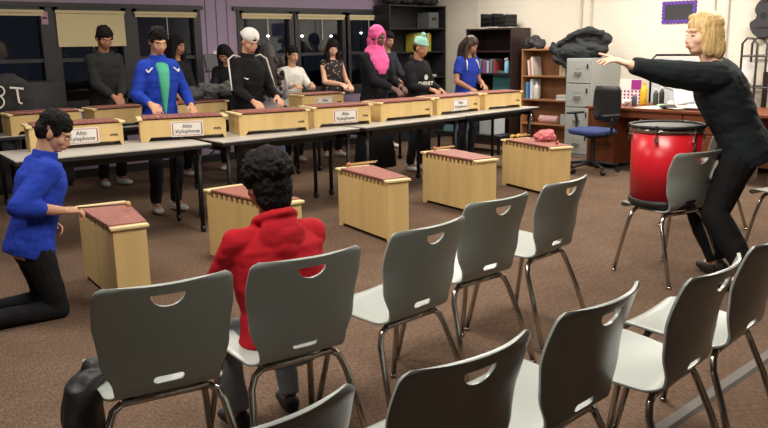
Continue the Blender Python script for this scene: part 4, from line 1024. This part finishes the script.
# black framed board behind the desk
X0 = 9.2; a = atx(652, 55, X0); b = atx(699, 54, X0); yc = (a.y + b.y) / 2 - .12; hw_ = (a.y - yc); zt = a.z
e = empty('notice_board', (X0, yc, 0), 0, 'black tube framed white board covered with papers behind the desk', 'board')
pts = [(0, -hw_, .02), (0, -hw_, zt - .06), (0, -hw_ + .06, zt), (0, hw_ - .06, zt), (0, hw_, zt - .06), (0, hw_, .02)]
MB().tube(pts, .014, 8).build('tube_frame', BLACKMET, e, smooth=True); MB().bx(-.004, .004, -hw_ + .02, hw_ - .02, zt - .62, zt - .025).build('board_panel', M('board_white', (196, 200, 204), .4), e)
MB().bx(-.12, .12, hw_ - .015, hw_ + .015, 0, .03).build('foot', BLACKMET, e); MB().bx(-.12, .12, -hw_ - .015, -hw_ + .015, 0, .03).build('foot', BLACKMET, e)
for k in range(7):
    y = hw_ - .16 - .17 * k; z = zt - .2 - .09 * (k % 3)
    o = MB().box((0, 0, 0), (.003, .2, .26)).build('pinned_paper', M('pin_%d' % (k % 3), [(236, 236, 234), (214, 222, 230), (238, 232, 220)][k % 3], .8), e); o.location = (-.010 - .004 * (k % 2), y, z); o.rotation_euler = (.35 * sin(k * 2.3), 0, 0)
# purple bordered sign
a = atx(664, 3, XW); b = atx(695, 21.5, XW); y0, y1, z0, z1 = b.y, a.y, b.z, a.z
e = empty('wall_sign', (XW, (y0 + y1) / 2, (z0 + z1) / 2), 0, 'small blackboard sign with scalloped purple border on the white wall', 'sign'); hw_ = (y1 - y0) / 2; hh_ = (z1 - z0) / 2
MB().bx(-.012, 0, -hw_ + .02, hw_ - .02, -hh_ + .02, hh_ - .02).build('board', M('chalk_black', (50, 48, 52), .7), e)
m = MB()
def scal(n, a0, b0, horizontal, c):
    for i in range(n + 1):
        t = a0 + (b0 - a0) * i / n; p = (-.008, t, c) if horizontal else (-.008, c, t)
        m.cyl((-.018, p[1], p[2]), (0, p[1], p[2]), .025, n=12)
scal(8, -hw_ + .01, hw_ - .01, True, hh_ - .008); scal(8, -hw_ + .01, hw_ - .01, True, -hh_ + .008); scal(3, -hh_ + .055, hh_ - .055, False, hw_ - .01); scal(3, -hh_ + .055, hh_ - .055, False, -hw_ + .01)
m.build('scalloped_border', M('purple_border', (92, 56, 150), .7), e)
# guitar on the wall
def guitar(name, loc, scale, mat, lab, rz=-90, tilt=0, wood=True, ps=None):
    e = empty(name, loc, radians(rz), lab, 'guitar'); e.scale = (scale,) * 3; e.rotation_euler = (radians(tilt), 0, radians(rz))
    pts = []
    for i in range(36):
        a = 2 * pi * i / 36; z = sin(a); r = .19 if z < 0 else .145
        wv = abs(cos(a)) ** .85 * math.copysign(1, cos(a)); x = wv * (.18 if z < 0 else .135) * (1 - .35 * math.exp(-((z - .12) / .22) ** 2)); pts.append((x, z * .24))
    MB().prism(pts, 'y', -.045, .045).build('guitar_body', mat, e, .008)
    MB().bx(-.026, .026, -.06, -.03, .2, .62).build('neck', DARKWOOD, e); MB().bx(-.034, .034, -.055, -.035, .62, .76).build('headstock', mat, e, .004)
    MB().cyl((0, -.0465, .03), (0, -.0455, .03), .045, n=20).build('sound_hole', BLACKPL, e); MB().bx(-.06, .06, -.056, -.045, -.12, -.10).build('bridge', DARKWOOD, e)
    return e
g = atx(767, 20, XW - .07)
guitar('guitar', (XW - .06, g.y + .03, g.z + .02), .9, M('grey_lacquer', (62, 62, 66), .3), 'dark grey guitar hanging high on the white wall at right edge', rz=-90)
# instrument rack
RX = 9.22
e0 = atx(748, 38, RX)
yr = e0.y
e = empty('instrument_rack', (RX, yr, 0), 0, 'grey tube rack holding small guitars behind the teacher', 'rack')
RK = M('rack_metal', (76, 74, 74), .4, .6); zt = e0.z
for dx in (-.13, .13):
    MB().tube([(dx, 0, 0), (dx, 0, zt - .06), (dx, -.05, zt), (dx, -.12, zt - .01), (dx, -.17, zt - .07), (dx, -.17, .0)] , .014, 8).build('end_frame', RK, e, smooth=True)
    for z in (zt - .2, zt - .55, .15): MB().cyl((dx, 0, z), (dx, -1.4, z), .012, n=8).build('rail', RK, e)
MB().cyl((-.13, 0, zt - .2), (.13, 0, zt - .2), .012, n=8).build('rail', RK, e); MB().cyl((-.13, 0, zt - .55), (.13, 0, zt - .55), .012, n=8).build('rail', RK, e)
MB().bx(-.15, .15, -1.4, 0, .13, .15).build('rack_shelf', RK, e)
for k in range(3):
    guitar('small_guitar', (9.2, yr - .22 - .24 * k, .40), .95, M('ukulele_dark', (52, 44, 42), .35), ['leftmost small dark guitar standing in the tube rack', 'middle small dark guitar standing in the tube rack', 'small dark guitar in the tube rack at the frame edge'][k], rz=-35)
# ---------------------------------------------------------------- left side: backpack, dark cabinet, music stand, jackets
e = empty('dark_cabinet', (2.62, 8.93, 0), 0, 'low dark grey cabinet under the left window', 'cabinet'); CAB = M('charcoal_panel', (44, 44, 46), .6)
MB().bx(-.35, .58, -.2, .24, .05, 1.16).build('cabinet_body', CAB, e, .005); MB().bx(-.34, .57, -.215, -.2, .68, 1.14).build('door', M('charcoal_door', (52, 52, 54), .5), e, .003); MB().bx(-.34, .57, -.215, -.2, .08, .66).build('door', CAB, e, .003)
MB().bx(-.33, .56, -.18, .2, 0, .05).build('plinth', BLACKPL, e)
p = aty(6, 92, 8.15)
e = empty('backpack', (2.22, 8.02, TZ), radians(-12), 'black backpack with white line drawings on the back table at left edge', 'backpack')
e.scale = (1.3, 1.0, 1.4)
bw = M('black_canvas', (30, 30, 31), .8)
MB().loft([ring(V((0, 0, z)), a, b, V((1, 0, 0)), V((0, 1, 0)), pw=4) for z, a, b in ((0, .26, .10), (.05, .29, .13), (.22, .30, .13), (.33, .27, .11), (.39, .18, .07))]).blob('bag_body', bw, e, vox=.009, it=2, disp=.012, dscale=9)
dr_ = MB()
for (cx_, cz_, r) in ((.04, .21, .042), (-.02, .265, .028), (.06, .28, .032)): dr_.tube([(cx_ + r * cos(a), -.142, cz_ + r * sin(a)) for a in [2 * pi * i / 16 for i in range(17)]], .006, 6)
dr_.tube([(.13, -.142, .30), (.22, -.142, .29)], .008, 6); dr_.tube([(.175, -.142, .29), (.18, -.142, .20), (.20, -.142, .19)], .008, 6); dr_.tube([(-.08, -.142, .31), (.02, -.142, .32)], .004, 6)
dr_.build('white_drawing', PAPER, e)
p = aty(213, 62, 8.9)
e = empty('music_stand', (p.x, 8.9, 0), 0, 'grey music stand against the purple wall between the windows', 'music stand'); MS = M('stand_grey', (70, 70, 74), .5, .3)
MB().box((0, 0, p.z - .01), (.24, .03, .22), Matrix.Rotation(radians(-14), 3, 'X')).build('desk_plate', MS, e, .01); MB().box((0, -.04, p.z - .12), (.25, .06, .015)).build('lip', MS, e)
MB().cyl((0, 0, .2), (0, 0, p.z - .02), .014).build('pole', MS, e)
for i in range(3):
    a = 2 * pi * i / 3 + .5; MB().tube([(0, 0, .24), (.26 * cos(a), .26 * sin(a), .012)], .011, 6).build('leg', MS, e)
p = aty(220, 60, YW - .004); tag(MB().bx(p.x - .09, p.x + .11, YW - .006, YW - .001, p.z - .12, p.z + .12).build('wall_notice', PAPER), 'white sheet taped on the purple wall beside the music stand', 'notice')
p = aty(43, 17, YW - .03); o = MB().bx(p.x - .02, p.x + .05, YW - .035, YW - .022, p.z - .08, p.z + .06).build('window_sticker', M('pink_sticker', (176, 130, 150), .6)); tag(o, 'small pink sticker on the window frame left of the cream shade', 'sticker')
MB().bx(p.x - .01, p.x + .04, YW - .037, YW - .035, p.z - .02, p.z + .0).build('printed_mark', INK, o)
# heap of grey jackets on the back table xylophone
random.seed(9)
for k, (px0, px1, zz, col) in enumerate(((187, 212, .0, (66, 68, 70)), (203, 229, .02, (82, 84, 84)))):
    a = aty(px0, 95, BY + .22); b = aty(px1, 95, BY + .22); m = MB(); c0 = (a + b) / 2
    for i in range(9):
        t = random.random(); m.ell((a.lerp(b, t).x - c0.x, random.uniform(-.09, .09), .07 + random.uniform(0, .05)), (.07, .07, .05))
    m.limb([(a.x - c0.x, -.1, .04), (0, -.12, .10), (b.x - c0.x, -.1, .04)], [.03, .035, .03])
    o = m.blob('grey_jacket', M('jacket_grey_%d' % k, col, .75), vox=.008, disp=.028, dscale=12, seed=k); o.location = (c0.x, BY + .22, TZ + .205 + zz)
    tag(o, ['dark grey jacket heaped on the back table beside the blue jacket boy', 'lighter grey jacket heaped beside the white cap boy on the back table'][k], 'jacket', 'jackets on the back table')
bpy.context.view_layer.update()
